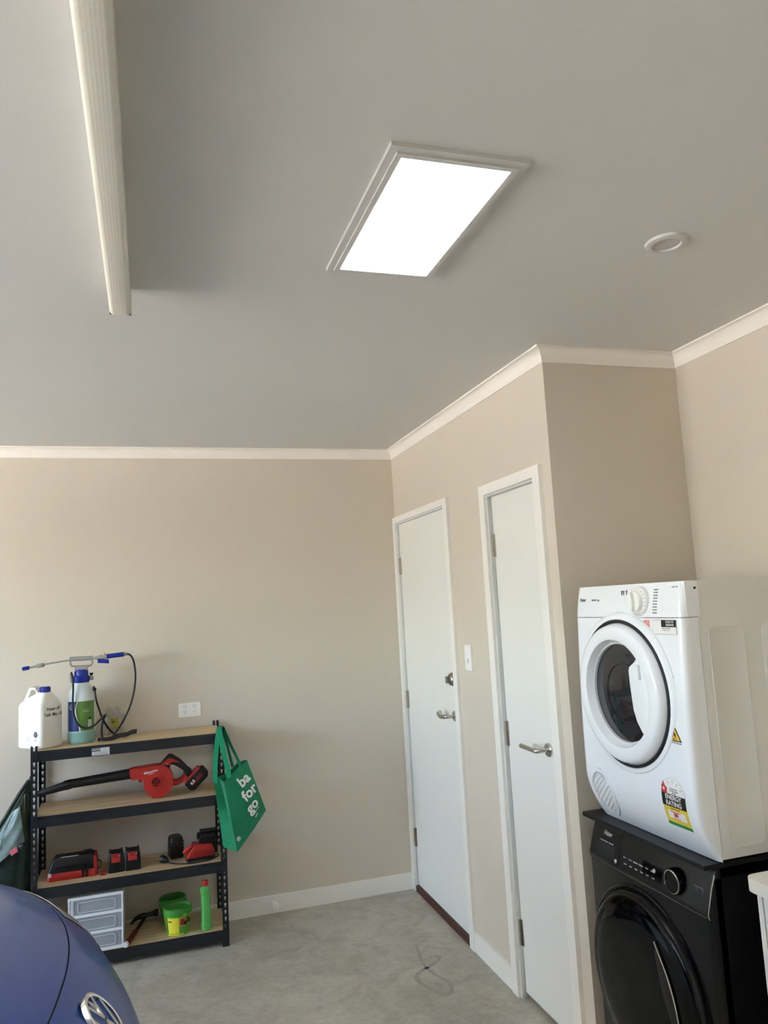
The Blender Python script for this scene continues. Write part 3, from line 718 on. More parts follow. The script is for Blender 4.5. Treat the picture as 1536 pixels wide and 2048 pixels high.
# local: x = width (towards the right face), y = length (towards the wall side, handle end)
def jr(z, y0, y1, hw, r): return [(x, y, z) for x, y in rrect(0, (y0+y1)/2, hw, (y1-y0)/2, r, 4)]
loft('body', [jr(0, -.078, .080, .054, .018), jr(.004, -.085, .087, .060, .02), jr(.012, -.088, .090, .063, .02), jr(.195, -.088, .090, .063, .02), jr(.21, -.086, .086, .060, .02), jr(.235, -.074, .052, .044, .018), jr(.256, -.062, .005, .028, .014), jr(.262, -.055, -.012, .022, .010)], 'can', jc)
ho = [(-.012, .25), (.0, .274), (.012, .285), (.045, .287), (.058, .280), (.092, .222), (.09, .19), (.06, .205), (.03, .225)]
hh = [(.004, .246), (.012, .268), (.022, .274), (.042, .274), (.050, .268), (.076, .222), (.062, .210), (.03, .230)]
prism('handle', ho, 'can', jc, False, [hh], 'yz', -.019, .019, .005)
cp_ = lathe('cap', [(.021, .258), (.021, .262), (.0235, .263), (.0235, .284), (.021, .288), (0, .288)], 'blue', jc, False, 28, 'z', (0, -.035, 0))
for k in range(24):
    a = 2*PI*k/24; c, s = math.cos(a)*.0235, math.sin(a)*.0235-.035
    box('cap_rib', (c-.0012, s-.0012, .264), (c+.0012, s+.0012, .283), 'blue', cp_)
JN = wmat(jc).to_3x3()
fx = JN @ FACE['-y']                       # near narrow face
def jpt(p): return wmat(jc) @ Vector(p)
for k, s in enumerate(('Primer off', 'Tank  Mix 1:5')): text('handwriting', s, .022, 'stickb', jpt((.004, -.0886, .183-k*.026)), fx, jc, .0003, sx=.8, off=.0003)
sidef = JN @ Matrix(((0, 0, -1), (-1, 0, 0), (0, 1, 0)))
lathe('round_print', [(.014, 0), (.014, -.0006), (.0105, -.0006), (.0105, 0)], 'inkgrey', jc, False, 28, 'x', (-.063, -.050, .07))
text('print', '5 L', .012, 'inkgrey', jpt((-.0636, -.05, .045)), sidef, jc, .0003, off=.0003)
for k in range(4): text('print', 'directions for use', .005, 'stickg', jpt((-.0636, .0, .06-k*.006)), sidef, jc, .0003)

# ------------------------------------------------------------------ pressure sprayer
SPX, SPY = -1.750, -.172
sp = thing('pressure_sprayer', 'garden pressure sprayer with blue collar, grey pump handle and looped black hose', 'sprayer', (SPX, SPY, SH[3]))
Rb = .066
lathe('tank', [(Rb, .058), (Rb, .19), (.065, .215), (.060, .243), (.050, .265), (.040, .283), (.034, .293), (.033, .300)], 'tank', sp, False, 40)
lq = lathe('liquid', [(.055, .0), (.061, .004), (.065, .014), (Rb, .03), (Rb, .0585)], 'liquid', sp, False, 40)
for k in range(4):
    a = PI/4+k*PI/2+.2
    lathe('foot_lobe', [(.0, .0), (.020, .0), (.026, .010), (.026, .02), (.02, .04), (0, .05)], 'liquid', lq, False, 16, 'z', (.042*math.cos(a), .042*math.sin(a), 0))
cl = lathe('collar', [(.036, .292), (.038, .297), (.038, .322), (.034, .326), (.033, .345), (.028, .356), (0, .356)], 'blue', sp, False, 24, smooth=25)
for k in range(18):
    a = 2*PI*k/18; box('collar_rib', (.037*math.cos(a)-.002, .037*math.sin(a)-.002, .299), (.037*math.cos(a)+.002, .037*math.sin(a)+.002, .321), 'blue', cl)
# outlet elbow and relief valve
lathe('outlet', [(.010, .296), (.010, .335), (.007, .34)], 'sprgrey', sp, False, 16, 'z', (-.047, -.012, 0))
rv = lathe('relief_valve', [(.010, .300), (.010, .316), (.006, .322)], 'sprgrey', sp, False, 16, 'z', (.047, -.006, 0))
lathe('valve_knob', [(.004, .322), (.009, .331), (.009, .336), (0, .336)], 'dark', rv, False, 12, 'z', (.047, -.006, 0))
# pump handle: plunger clip, wire loop, grip bar
box('plunger_clip', (-.030, -.02, .352), (.030, .02, .372), 'sprgrey', sp, False, .004)
tube('handle_wire', spline([(-.050, 0, .402), (-.051, 0, .388), (-.046, 0, .377), (-.035, 0, .3735), (.035, 0, .3715), (.046, 0, .374), (.051, 0, .384), (.051, 0, .400)], 4), .0042, 'sprgrey', sp, False, 8)
gp = loft('handle_grip', [[(x, y, z+.409+(x*-.02)) for y, z in rrect(0, 0, .013, .011, .007, 4)] for x in (-.054, -.052, .052, .054)], 'sprgrey', sp)
# wand resting along the handle
wy = -.012
tube('lance', spline([(-.225, wy, .384), (-.17, wy, .393), (-.10, wy, .401), (-.05, wy, .405), (.06, wy, .409)], 5), .0042, 'sprgrey', sp, False, 8)
nz = tube('lance_nut', [(-.218, wy, .385), (-.205, wy, .387), (-.20, wy, .388), (-.172, wy, .392), (-.168, wy, .393)], [.006, .006, .010, .010, .006], 'sprgrey', sp, False, 12)
tube('nozzle', [(-.268, wy, .378), (-.262, wy, .379), (-.240, wy, .382), (-.236, wy, .3825)], [.008, .0095, .0095, .007], 'blue', sp, False, 14)
tube('nozzle_stem', [(-.236, wy, .3825), (-.215, wy, .3855)], .005, 'sprgrey', sp, False, 10)
tube('valve_body', [(.055, wy, .4075), (.068, wy, .408), (.075, wy, .4085), (.098, wy, .410), (.125, wy, .412)], [.006, .007, .010, .011, .011], 'sprgrey', sp, False, 12)
lathe('valve_cap', [(.007, .41), (.007, .426), (.005, .430), (0, .430)], 'nickel', sp, False, 14, 'z', (.108, wy, 0))
g2 = BM()
atube(g2, [(.118, wy, .4115), (.120, wy, .4117)]+[(.120+.0825*k/32, wy, .4117+.005*k/32) for k in range(1, 33)], [.009]+[.0125 if k % 2 else .0110 for k in range(33)], 12)
finish('grip', g2, 'blue', sp, False, 60)
loft('trigger', [[(x, wy+y, z+.392-(x-.08)*.12) for y, z in rrect(0, 0, .010, .010, .004, 3)] for x in (.078, .081, .128, .131)], 'blue', sp)
tube('hose_nut', [(.2025, wy, .4167), (.206, wy, .417), (.216, wy, .4175), (.219, wy, .4175)], [.009, .0095, .008, .006], 'sprgrey', sp, False, 12)
# hose: from grip, down the right side, loops on the shelf, crosses the tank front, up to the outlet
hose = [(.216, wy, .4175), (.232, wy, .411), (.246, wy, .388), (.255, wy, .340), (.256, wy, .285), (.247, wy, .220), (.226, wy-.008, .150), (.196, wy-.02, .090), (.165, wy-.04, .045), (.140, wy-.055, .018), (.118, wy-.065, .010), (.102, wy-.065, .020), (.096, wy-.065, .06), (.104, wy-.065, .105), (.116, wy-.066, .130), (.108, wy-.069, .128), (.092, wy-.072, .112), (.06, wy-.074, .085), (.02, wy-.072, .078), (-.01, wy-.068, .100), (-.030, wy-.063, .150), (-.034, wy-.059, .215), (-.033, wy-.050, .270), (-.036, wy-.034, .315), (-.041, wy-.018, .335), (-.046, wy-.002, .343), (-.047, 0, .335)]
tube('hose', spline(hose, 7), .0048, 'dark', sp, False, 8)
# carrying strap
def strap(pts, wd, nrm):
    P = spline(pts, 5); nr = Vector(nrm)
    return [[p+nr*wd for p in P], [p-nr*wd for p in P]]
sheet('strap', strap([(.058, -.02, .27), (.066, -.04, .24), (.072, -.045, .20), (.085, -.045, .155), (.098, -.045, .115), (.118, -.04, .075), (.142, -.03, .04), (.165, -.015, .020)], .005, (.8, -.1, .5)), 'black', sp, thick=.002)
sheet('strap', strap([(.075, -.02, .004), (.11, -.04, .006), (.15, -.03, .012), (.18, .0, .016), (.205, .03, .012), (.235, .06, .018), (.258, .085, .016)], .013, (.1, .35, .85)), 'black', sp, thick=.002)
lathe('strap_buckle', [(.0, -.006), (.009, -.006), (.009, .006), (0, .006)], 'dark', sp, False, 12, 'y', (.063, -.03, .255))
# wrap-around labels (curved patches)
def wrap(name, a0, a1, z0, z1, m, lift=.0006, curve=None):
    rows = []
    for i in range(9):
        z = z0+(z1-z0)*i/8; rr = Rb+lift; row = []
        aa0 = a0+(curve(i/8) if curve else 0)
        for k in range(13):
            a = math.radians(aa0+(a1-aa0)*k/12); row.append((rr*math.sin(a), -rr*math.cos(a), z))
        rows.append(row)
    return sheet(name, rows, m, sp, False, .0004)
wrap('label', -62, 5, .062, .205, 'labblue'); 
wrap('label', -14, 64, .062, .205, 'stickw', .0010, lambda s: 9*math.cos(s*PI*1.5))
wrap('label', -9, 63, .062, .205, 'labgreen', .0014, lambda s: 9*math.cos(s*PI*1.5))
def onlab(name, a, z, body, size, m):
    a = math.radians(a); n = Vector((math.sin(a), -math.cos(a), 0)); xx = Vector((math.cos(a), math.sin(a), 0))
    return text(name, body, size, m, Vector((SPX, SPY, SH[3]))+n*(Rb+.0022)+Vector((0, 0, z)), Matrix((xx, Vector((0, 0, 1)), n)).transposed(), sp, .0004)
for z, s, m_ in ((.190, 'GARDEN', 'labgreend'), (.178, 'SPRAYER', 'labgreend'), (.158, '5 litre', 'stickw')): onlab('label_words', 22, z, s, .011, m_)
a = math.radians(38); n_ = Vector((math.sin(a), -math.cos(a), 0)); x_ = Vector((math.cos(a), math.sin(a), 0)); c0_ = n_*(Rb+.002)
for nm, poly, m_ in (('label_picture', [(-.011, .074), (.011, .074), (.009, .115), (-.008, .115)], 'tank'), ('label_picture', [(-.006, .115), (.005, .115), (.004, .127), (-.004, .127)], 'black')):
    sheet(nm, [[c0_+x_*p[0]+Vector((0, 0, p[1])) for p in poly[:2]], [c0_+x_*p[0]+Vector((0, 0, p[1])) for p in (poly[3], poly[2])]], m_, sp, False, .0006)
a = math.radians(-38); n_ = Vector((math.sin(a), -math.cos(a), 0)); x_ = Vector((math.cos(a), math.sin(a), 0)); c0_ = n_*(Rb+.0014)
bm = BM()
for k in range(16):
    q = 2*PI*k/16; d1_, d2_ = Vector((math.cos(q), math.sin(q))), Vector((math.cos(q+.16), math.sin(q+.16)))
    vs_ = [bm.verts.new(c0_+x_*d.x*r_+Vector((0, 0, .178+d.y*r_))) for d, r_ in ((d1_, .004), (d1_, .014), (d2_, .014), (d2_, .004))]
    bm.faces.new(vs_)
finish('label_rosette', bm, 'stickg', sp)
# small clear packet behind the hose
pk = thing('clear_packet', 'small crumpled clear packet with olive label beside the sprayer', 'packet', (-1.595, -.06, SH[3]))
rows = []
for i in range(9):
    z = .146*i/8; rows.append([(-.045+.09*k/6+.008*math.sin(i*1.7+k), .012*math.sin(k*1.9+i*1.1)+.02*(1-i/8), z+.008*math.sin(k*2.1)*(i/8)) for k in range(7)])
sheet('film', rows, 'packet', pk, False, .0006)
rows = [[(-.022+.038*k/3, -.014+.004*math.sin(k+i), .045+.045*i/3) for k in range(4)] for i in range(4)]
sheet('packet_label', rows, 'packy', pk, False, .0008)
sheet('packet_print', [[(x, -.019, z) for x in (-.02, -.004)] for z in (.068, .078)], 'labgreend', pk, False, .0006)

# ------------------------------------------------------------------ cordless blower on the second shelf
BYc = -.205; Z2 = SH[2]
bl = thing('cordless_blower', 'red cordless blower with long black nozzle on the second shelf', 'blower', (-1.39, BYc, Z2))
def W(x, z, y=0): return (x+1.39, y, z-Z2)
tb = tube('nozzle', [W(-1.948, .788+.008), W(-1.945, .797), W(-1.83, .820), W(-1.822, .822), W(-1.80, .826), W(-1.793, .827), W(-1.52, .843), W(-1.50, .844)], [.013, .014, .0205, .023, .0235, .0215, .0255, .0255], 'black', bl, False, 20)
fc, fz_ = (-1.390, .7965), .0
# volute housing: spout + round fan body
hub = [(-1.515, .816), (-1.515, .871-.002), (-1.46, .872), (-1.40, .875), (-1.37, .872)]
ring = [(fc[0]+.0725*math.cos(math.radians(a)), fc[1]+.078*math.sin(math.radians(a))) for a in range(66, -200, -14)]
hous = hub+ring+[(-1.462, .812), (-1.478, .818)]
prism('housing', [(x+1.39, z-Z2) for x, z in hous], 'red', bl, False, [], 'xz', -.036, .036, .014, 50, 4)
h_ = bpy.data.objects[[o for o in bl.children if o.name.startswith('housing')][0].name]
tube('housing_collar', [W(-1.525, .843), W(-1.50, .845), W(-1.47, .846)], [.029, .029, .027], 'red', h_, False, 20)
lathe('intake_rim', [(.026, -.034), (.026, -.040), (.022, -.041), (.021, -.034)], 'red', h_, False, 28, 'y', W(fc[0]-.012, fc[1]))
lathe('intake', [(.021, -.034), (.021, -.0375), (0, -.0375)], 'dark', h_, False, 28, 'y', W(fc[0]-.012, fc[1]))
ix, iz = fc[0]-.012, fc[1]
for dx in (-.010, 0, .010): box('intake_bar', W(ix+dx-.0013, iz-.019, -.041), W(ix+dx+.0013, iz+.019, -.037), 'red', h_)
for dz in (-.010, 0, .010): box('intake_bar', W(ix-.019, iz+dz-.0013, -.041), W(ix+.019, iz+dz+.0013, -.037), 'red', h_)
for k in range(7):
    a = math.radians(60-k*24)
    tube('housing_rib', [W(ix+.034*math.cos(a), iz+.034*math.sin(a), -.0365), W(ix+.060*math.cos(a), iz+.060*math.sin(a), -.034)], .0016, 'redd', h_, False, 6)
box('foot', W(-1.423, .715, -.014), W(-1.403, .737, .014), 'red', bl, False, .003)
box('mount_tab', W(-1.485, .798, -.010), W(-1.468, .818, .010), 'red', h_, False, .003)
# handle arch
arch = [(-1.392, .866), (-1.372, .885), (-1.350, .908), (-1.337, .9175), (-1.322, .9165), (-1.308, .905), (-1.285, .890), (-1.262, .866), (-1.246, .846), (-1.232, .836), (-1.228, .818), (-1.248, .796), (-1.258, .806), (-1.262, .822), (-1.275, .838), (-1.294, .852), (-1.313, .864), (-1.330, .870), (-1.338, .868), (-1.346, .878), (-1.360, .872), (-1.372, .863)]
prism('handle', [(x+1.39, z-Z2) for x, z in arch], 'black', bl, False, [], 'xz', -.019, .019, .007, 50, 3)
ar2 = [(-1.388, .867), (-1.362, .885), (-1.338, .902), (-1.318, .896), (-1.290, .876), (-1.312, .882), (-1.333, .878), (-1.333, .868), (-1.340, .866), (-1.347, .880), (-1.368, .868)]
prism('handle_panel', [(x+1.39, z-Z2) for x, z in ar2], 'red', bl, False, [], 'xz', -.0215, .0215, .002, 50)
tg = prism('trigger', [(x+1.39, z-Z2) for x, z in ((-1.342, .866), (-1.347, .858), (-1.343, .850), (-1.334, .856), (-1.328, .868))], 'dark', bl, False, [], 'xz', -.010, .010, .002)
lowarm = [(-1.325, .790), (-1.325, .765), (-1.295, .766), (-1.270, .776), (-1.246, .800), (-1.240, .818), (-1.262, .826), (-1.270, .808), (-1.290, .792)]
prism('lower_arm', [(x+1.39, z-Z2) for x, z in lowarm], 'red', bl, False, [], 'xz', -.014, .014, .005, 50, 3)
# battery: tilted pack
ca = math.radians(43); bc = (-1.208, .790)
def rotp(a, b): return (bc[0]+a*math.cos(ca)-b*math.sin(ca)+1.39, bc[1]+a*math.sin(ca)+b*math.cos(ca)-Z2)
bt_ = prism('battery', [rotp(a, b) for a, b in ((-.060, .018), (-.060, -.020), (-.045, -.036), (.045, -.036), (.062, -.022), (.062, .012), (.045, .022), (-.05, .022))], 'black', bl, False, [], 'xz', -.036, .036, .005, 50)
prism('battery_shoe', [rotp(a, b) for a, b in ((-.052, .021), (.046, .021), (.044, .031), (-.046, .031))], 'red', bl, False, [], 'xz', -.030, .030, .003)
prism('battery_label', [rotp(a, b) for a, b in ((-.038, -.010), (.036, -.010), (.040, -.004), (.040, .006), (-.038, .006))], 'stickb', bt_, False, [], 'xz', -.0370, -.03)
prism('battery_stripe', [rotp(a, b) for a, b in ((-.036, -.0095), (.036, -.0095), (.036, -.0065), (-.036, -.0065))], 'stickr', bt_, False, [], 'xz', -.0375, -.03)
fm = Matrix.Rotation(ca, 3, 'Y').inverted() @ FACE['-y']
p_ = rotp(-.024, .001); text('battery_print', '6.0', .020, 'stickw', (p_[0]-1.39, BYc-.0375, p_[1]+Z2), fm, bt_, .0004, off=.0004)
p_ = rotp(.018, .002); text('battery_print', 'REDLITHIUM', .0065, 'stickr', (p_[0]-1.39, BYc-.0375, p_[1]+Z2), fm, bt_, .0004)
fm2 = Matrix.Rotation(math.radians(10), 3, 'Y').inverted() @ FACE['-y']
text('maker_name', 'Milwaukee', .0155, 'stickw', (-1.426, BYc-.0366, .848), fm2, h_, .0004, off=.0003)
prism('name_underline', [(x+1.39, z-Z2) for x, z in ((-1.443, .834), (-1.424, .836), (-1.408, .842), (-1.426, .838))], 'stickw', h_, False, [], 'xz', -.037, -.03)

# ------------------------------------------------------------------ third shelf
Z3 = SH[1]
cg = thing('tool_charger', 'wide black and red twin battery charger on the third shelf', 'charger', (-1.792, -.19, Z3), (0, 0, 0))
loft('base', [[(x, y, z) for x, y in rrect(0, 0, hx_, hy_, .012, 4)] for z, hx_, hy_ in ((0, .106, .052), (.004, .110, .055), (.026, .110, .055), (.034, .107, .052))], 'red', cg)
bd = loft('body', [[(x+s_, y, z) for x, y in rrect(0, .004, hx_, hy_, .012, 4)] for z, hx_, hy_, s_ in ((.028, .108, .050, 0), (.045, .107, .047, 0), (.085, .096, .040, .006), (.097, .088, .034, .008))], 'black', cg)
for k in range(3): box('charging_bay', (-.075+.058*k, -.0475, .050), (-.030+.058*k, -.040, .060), 'black', bd, False, .003)
box('contact_strip', (-.05, -.030, .0965), (.028, -.024, .0995), 'grille', bd, False)
box('cable_clip', (.05, -.02, .095), (.085, .02, .108), 'black', bd, False, .003)
for x in (.045, .062): box('front_rib', (x, -.058, .004), (x+.010, -.050, .05), 'black', cg, False, .002)
box('status_lens', (-.104, -.0565, .022), (-.090, -.05, .038), 'grille', cg, False, .003)
prism('side_panel', [(.100, .006), (.112, .006), (.112, .06), (.104, .09), (.098, .09)], 'red', cg, False, [], 'xz', -.045, .045, .002)
tube('cord_loop', spline([(.110, -.02, .02), (.124, -.025, .028), (.130, -.028, .048), (.124, -.03, .062), (.112, -.03, .064)], 5), .003, 'dark', cg, False, 8)
for i, x in enumerate((-1.594, -1.5175)):
    b_ = thing('tool_battery', ('black tool battery with red latch next to the twin charger', 'black tool battery with red latch between its twin and the round plug')[i], 'battery', (x, -.21, Z3), (0, 0, math.radians(2)), 'spare tool batteries on the third shelf')
    loft('case', [[(px, py, z) for px, py in rrect(0, 0, a_, c_, .007, 3)] for z, a_, c_ in ((0, .034, .036), (.004, .037, .040), (.05, .037, .040), (.078, .033, .037), (.090, .030, .034))], 'black', b_)
    box('shoulder', (-.036, -.036, .05), (.036, -.030, .056), 'black', b_, False, .002)
    o = prism('front_latch', [(-.022, .048), (.020, .048), (.019, .070), (-.020, .070)], 'red', b_, False, [], 'xz', -.0415, -.03, .002)
    prism('latch_guard', [(-.024, .070), (.022, .070), (.021, .088), (-.022, .088)], 'redd', b_, False, [], 'xz', -.039, -.028, .002)
    for dx in (-.017, .015): lathe('contact', [(.0035, 0), (.0035, -.003), (0, -.004)], 'brass', b_, False, 10, 'y', (dx, -.039, .078))
    box('rail', (-.032, -.03, .088), (-.024, .03, .096), 'black', b_, False, .001); box('rail', (.022, -.03, .088), (.030, .03, .096), 'black', b_, False, .001)
t = thing('plastic_clip', 'tiny red plastic clip beside the tool batteries', 'clip', (-1.651, -.25, Z3))
prism('body', [(-.014, 0), (.012, 0), (.010, .012), (.004, .018), (-.006, .016), (-.013, .008)], 'redd', t, False, [circ(-.002, .009, .004, 10)], 'xz', -.008, .008, .001)
c2 = thing('single_charger', 'ribbed red single battery charger with a black base at the shelf end', 'charger', (-1.196, -.215, Z3), (0, 0, math.radians(3)))
loft('base', [[(x, y, z) for x, y in rrect(0, 0, a_, b_, .01, 4)] for z, a_, b_ in ((0, .066, .040), (.003, .070, .043), (.018, .070, .043))], 'black', c2)
sp2 = [(-.071, .014), (-.066, .030), (-.046, .060), (-.030, .074), (.034, .076), (.058, .064), (.066, .040), (.066, .014)]
cs = prism('case', sp2, 'red', c2, False, [], 'xz', -.042, .040, .007, 50, 3)
prism('face_panel', [(-.058, .020), (-.032, .054), (-.020, .058), (.050, .054), (.058, .022)], 'red', cs, False, [], 'xz', -.0455, -.04, .002)
for k in range(16):
    x = -.036+.006*k; box('vent_rib', (x, -.0475, .022), (x+.0022, -.045, .046+.004*(k > 2)), 'redd', cs, False)
box('top_lug', (-.040, -.03, .068), (.0, .02, .080), 'redd', cs, False, .003)
tube('latch_lever', [(-.016, -.02, .078), (.002, -.02, .100), (.006, -.02, .108)], [.006, .009, .006], 'black', c2, False, 8)
loft('docked_battery', [[(x, y, z) for x, y in rrect(.042, .01, a_, b_, .008, 3)] for z, a_, b_ in ((.074, .034, .034), (.09, .036, .036), (.104, .033, .033))], 'black', c2)
tube('wing', [(-.085, -.028, .045), (-.066, -.028, .058), (-.045, -.028, .072)], [.008, .012, .008], 'red', c2, False, 8)
tube('cord', spline([(.06, -.035, .02), (.085, -.046, .018), (.06, -.06, .008), (.0, -.068, .004), (-.07, -.062, .004), (-.13, -.03, .004), (-.158, .0, .008)], 6), .0032, 'dark', c2, False, 8)
pg = tube('plug', [(-.156, -.002, .010), (-.168, .008, .017), (-.182, .018, .022), (-.19, .022, .023)], [.007, .016, .019, .016], 'black', c2, False, 14)
for s in (-1, 1): box('plug_pin', (-.208, .026+.006*s-.001, .02), (-.188, .026+.006*s+.001, .026), 'brass', pg, False)
t = thing('black_tool_battery', 'all black tool battery standing behind the single charger', 'battery', (-1.312, -.13, Z3), (0, 0, math.radians(12)))
loft('case', [[(x, y, z) for x, y in rrect(0, 0, a_, b_, .010, 3)] for z, a_, b_ in ((0, .030, .034), (.004, .033, .037), (.06, .033, .037), (.095, .031, .034), (.104, .025, .03))], 'black', t)
for k in range(3): box('ridge', (-.034, -.039, .045+.016*k), (.034, -.035, .051+.016*k), 'dark', t, False, .001)
t = thing('black_tool_grip', 'black cordless tool with its grip behind the red single charger', 'power tool', (-1.14, -.12, Z3))
box('battery_foot', (-.035, -.035, 0), (.035, .04, .06), 'black', t, False, .008)
box('motor_body', (-.05, -.03, .058), (.038, .03, .108), 'black', t, False, .012, 3)
tube('chuck', [(-.05, 0, .083), (-.062, 0, .083), (-.066, 0, .083)], [.018, .018, .012], 'steel', t, False, 14)

# ------------------------------------------------------------------ bottom shelf
Z4 = SH[0]
dr = thing('drawer_tower', 'white plastic tower of three frosted drawers on the bottom shelf', 'drawer unit', (-1.683, -.178, Z4))
DWx, DDy, DHz = .121, .124, .252
box('side_panel', (-DWx, -DDy, .0), (-DWx+.008, DDy, DHz), 'whitepl', dr, False, .002)
box('side_panel', (DWx-.008, -DDy, .0), (DWx, DDy, DHz), 'whitepl', dr, False, .002)
box('back_panel', (-DWx, DDy-.006, 0), (DWx, DDy, DHz), 'whitepl', dr, False)
for k in range(4):
    z = k*.0797
    box('top_panel' if k == 3 else 'divider', (-DWx-.001, -DDy-.003, z), (DWx+.001, DDy, z+.0125), 'whitepl', dr, False, .003)
for k in range(3):
    z = .0135+k*.0797
    d_ = box('drawer', (-DWx+.010, -DDy+.003, z), (DWx-.010, DDy-.01, z+.064), 'frost', dr, False, .004)
    ou = rrect(.004, z+.030, .084, .0245, .012, 5)
    prism('drawer_rim', ou, 'frostline', d_, False, [rrect(.004, z+.030, .0805, .021, .010, 5)], 'xz', -DDy-.0005, -DDy+.006)
    box('drawer_grip', (-.11, -DDy-.001, z), (-.097, -DDy+.006, z+.064), 'frostline', d_, False, .002)
hm = thing('claw_hammer', 'dark claw hammer with red grip lying across the bottom shelf', 'hammer', (-1.497, -.2, Z4))
H = lambda x, y, z: (x+1.53, y+.2, z-Z4)
tube('shaft', [H(-1.560, -.255, .094), H(-1.50, -.085, .112)], .0085, 'steel', hm, False, 10)
tube('grip', [H(-1.583, -.318, .090), H(-1.580, -.310, .090), H(-1.566, -.27, .092), H(-1.545, -.21, .098), H(-1.541, -.20, .099)], [.010, .014, .0125, .013, .009], 'grip', hm, False, 12)
tube('grip_end', [H(-1.587, -.326, .0905), H(-1.582, -.316, .0905)], [.012, .0145], 'grille', hm, False, 12)
hd = tube('head', spline([H(-1.568, -.085, .092), H(-1.545, -.085, .112), H(-1.515, -.085, .122), H(-1.485, -.085, .124), H(-1.455, -.083, .126)], 4), [.004, .006, .007, .008, .010, .011, .012, .0125, .013, .0125, .012, .011, .010, .010, .011, .012, .012], 'steel', hm, False, 12)
tube('poll', [H(-1.456, -.083, .126), H(-1.452, -.083, .126), H(-1.438, -.083, .127), H(-1.434, -.083, .127)], [.012, .0165, .0165, .014], 'steel', hd, False, 16)
def tub(x, y, label, front):
    t = thing('plastic_tub', label, 'tub', (x, y, Z4), (0, 0, math.radians(8)), 'green plastic tubs on the bottom shelf')
    lathe('bucket', [(.050, 0), (.0525, .004), (.060, .090), (.0605, .098)], 'lime', t, False, 40, sx=1.04, sy=.95)
    l_ = lathe('lid', [(.0, .112), (.050, .112), (.0535, .113), (.056, .1225), (.060, .1235), (.0655, .119), (.0675, .100), (.066, .092), (.0615, .092), (.0610, .1)], 'limed', t, False, 40, sx=1.04, sy=.95)
    rows = []
    for k in range(3):
        pts = [(.030*(1-.25*k)*math.cos(a_)*1.0, .026*(1-.25*k)*math.sin(a_), .1125) for a_ in [2*PI*q/24 for q in range(24)]]
        if k < 2: tube('lid_emboss', pts+[pts[0]], .0012, 'limed', l_, False, 6)
    for q in (-.012, 0, .012): tube('lid_emboss', [(q-.004, -.006, .1125), (q, .010, .1125), (q+.005, -.006, .1125)], .0011, 'limed', l_, False, 6)
    box('lid_tab', (.012, -.066, .093), (.03, -.058, .104), 'lime', l_, False, .002)
    def cw(nm, a0, a1, z0, z1, m_, lift=.0006):
        rows = []
        for i in range(5):
            z = z0+(z1-z0)*i/4; rr = .0525+(.060-.0525)*(z-.004)/.086+lift
            rows.append([(rr*1.04*math.sin(math.radians(a)), -rr*.95*math.cos(math.radians(a)), z) for a in [a0+(a1-a0)*k/10 for k in range(11)]])
        return sheet(nm, rows, m_, t, False, .0004)
    lab = cw('label', -60, -4, .012, .085, 'yellow')
    cw('label', -70, -60, .012, .085, 'labgreend'); cw('label', -3, 70, .042, .088, 'packy')
    for a0, a1, z0, z1, m_ in ((2, 22, .048, .078, 'redd'), (20, 36, .046, .066, 'black'), (30, 46, .060, .082, 'labgreend'), (40, 62, .05, .072, 'black')): cw('label_picture', a0, a1, z0, z1, m_, .0012)
    cw('label_print', -55, -38, .066, .071, 'black', .0012)
    cw('base_band', -64, 20, .003, .009, 'yellow', .001)
    return t
tub(-1.311, -.243, 'lime green plastic tub with yellow label near the shelf edge', True)
tub(-1.331, -.105, 'lime green plastic tub behind the yellow labelled one', False)
gb = thing('cleaner_bottle', 'tall slim green bottle with red cap on the bottom shelf', 'bottle', (-1.178, -.262, Z4), (0, 0, math.radians(10)))
loft('body', [[(x+s_, y, z) for x, y in rrect(0, 0, a_, b_, .008, 4)] for z, a_, b_, s_ in ((0, .021, .024, 0), (.003, .0235, .027, 0), (.02, .0235, .027, 0), (.03, .0215, .025, 0), (.13, .020, .024, 0), (.165, .019, .022, -.001), (.178, .0215, .022, -.003), (.19, .0205, .021, -.002), (.198, .0145, .015, 0), (.203, .0125, .0125, 0))], 'bottle', gb)
cpb = lathe('cap', [(.0135, .2015), (.0145, .203), (.0140, .224), (.0125, .227), (0, .227)], 'redcap', gb, False, 20)
for k in range(14):
    a = 2*PI*k/14; box('cap_rib', (.0142*math.cos(a)-.0009, .0142*math.sin(a)-.0009, .204), (.0142*math.cos(a)+.0009, .0142*math.sin(a)+.0009, .222), 'redcap', cpb)

# ------------------------------------------------------------------ green shopping bag hung on the right post
bg_ = thing('shopping_bag', 'green reusable shopping bag hanging from the shelving post', 'bag', (-1.02, -.335, .45))
V = Vector
# outline, top to bottom: each ring = left-back, gusset fold, front-left, face mid, face right, right fold, back right, back mid
def ringb(s):
    def L_(a, b): return V(a).lerp(V(b), s)
    pl = L_((-1.131, -.345, .800), (-1.092, -.345, .470))
    pf = L_((-1.108, -.352, .800), (-1.062, -.378, .462))
    pfl = L_((-1.083, -.378, .785), (-1.030, -.395, .452))
    pm = L_((-1.018, -.335, .830), (-.945, -.345, .530))
    pr_ = L_((-.955, -.268, .856), (-.868, -.275, .600))
    prf = L_((-.965, -.240, .854), (-.882, -.240, .604))
    pbr = L_((-1.000, -.245, .846), (-.93, -.250, .585))
    pbm = L_((-1.064, -.326, .815), (-1.035, -.332, .50))
    bul = math.sin(s*PI)
    pf += V((0.014, .014+.014*math.sin(s*7), 0))*(.25+bul); pm += V((.006, -.022, 0))*bul; pbr += V((0, .0, 0))
    return [pl, pf, pfl, pm, pr_, prf, pbr, pbm]
rings = [ringb(k/10) for k in range(11)]
bmb = BM()
R_ = [[bmb.verts.new(p) for p in r] for r in rings]
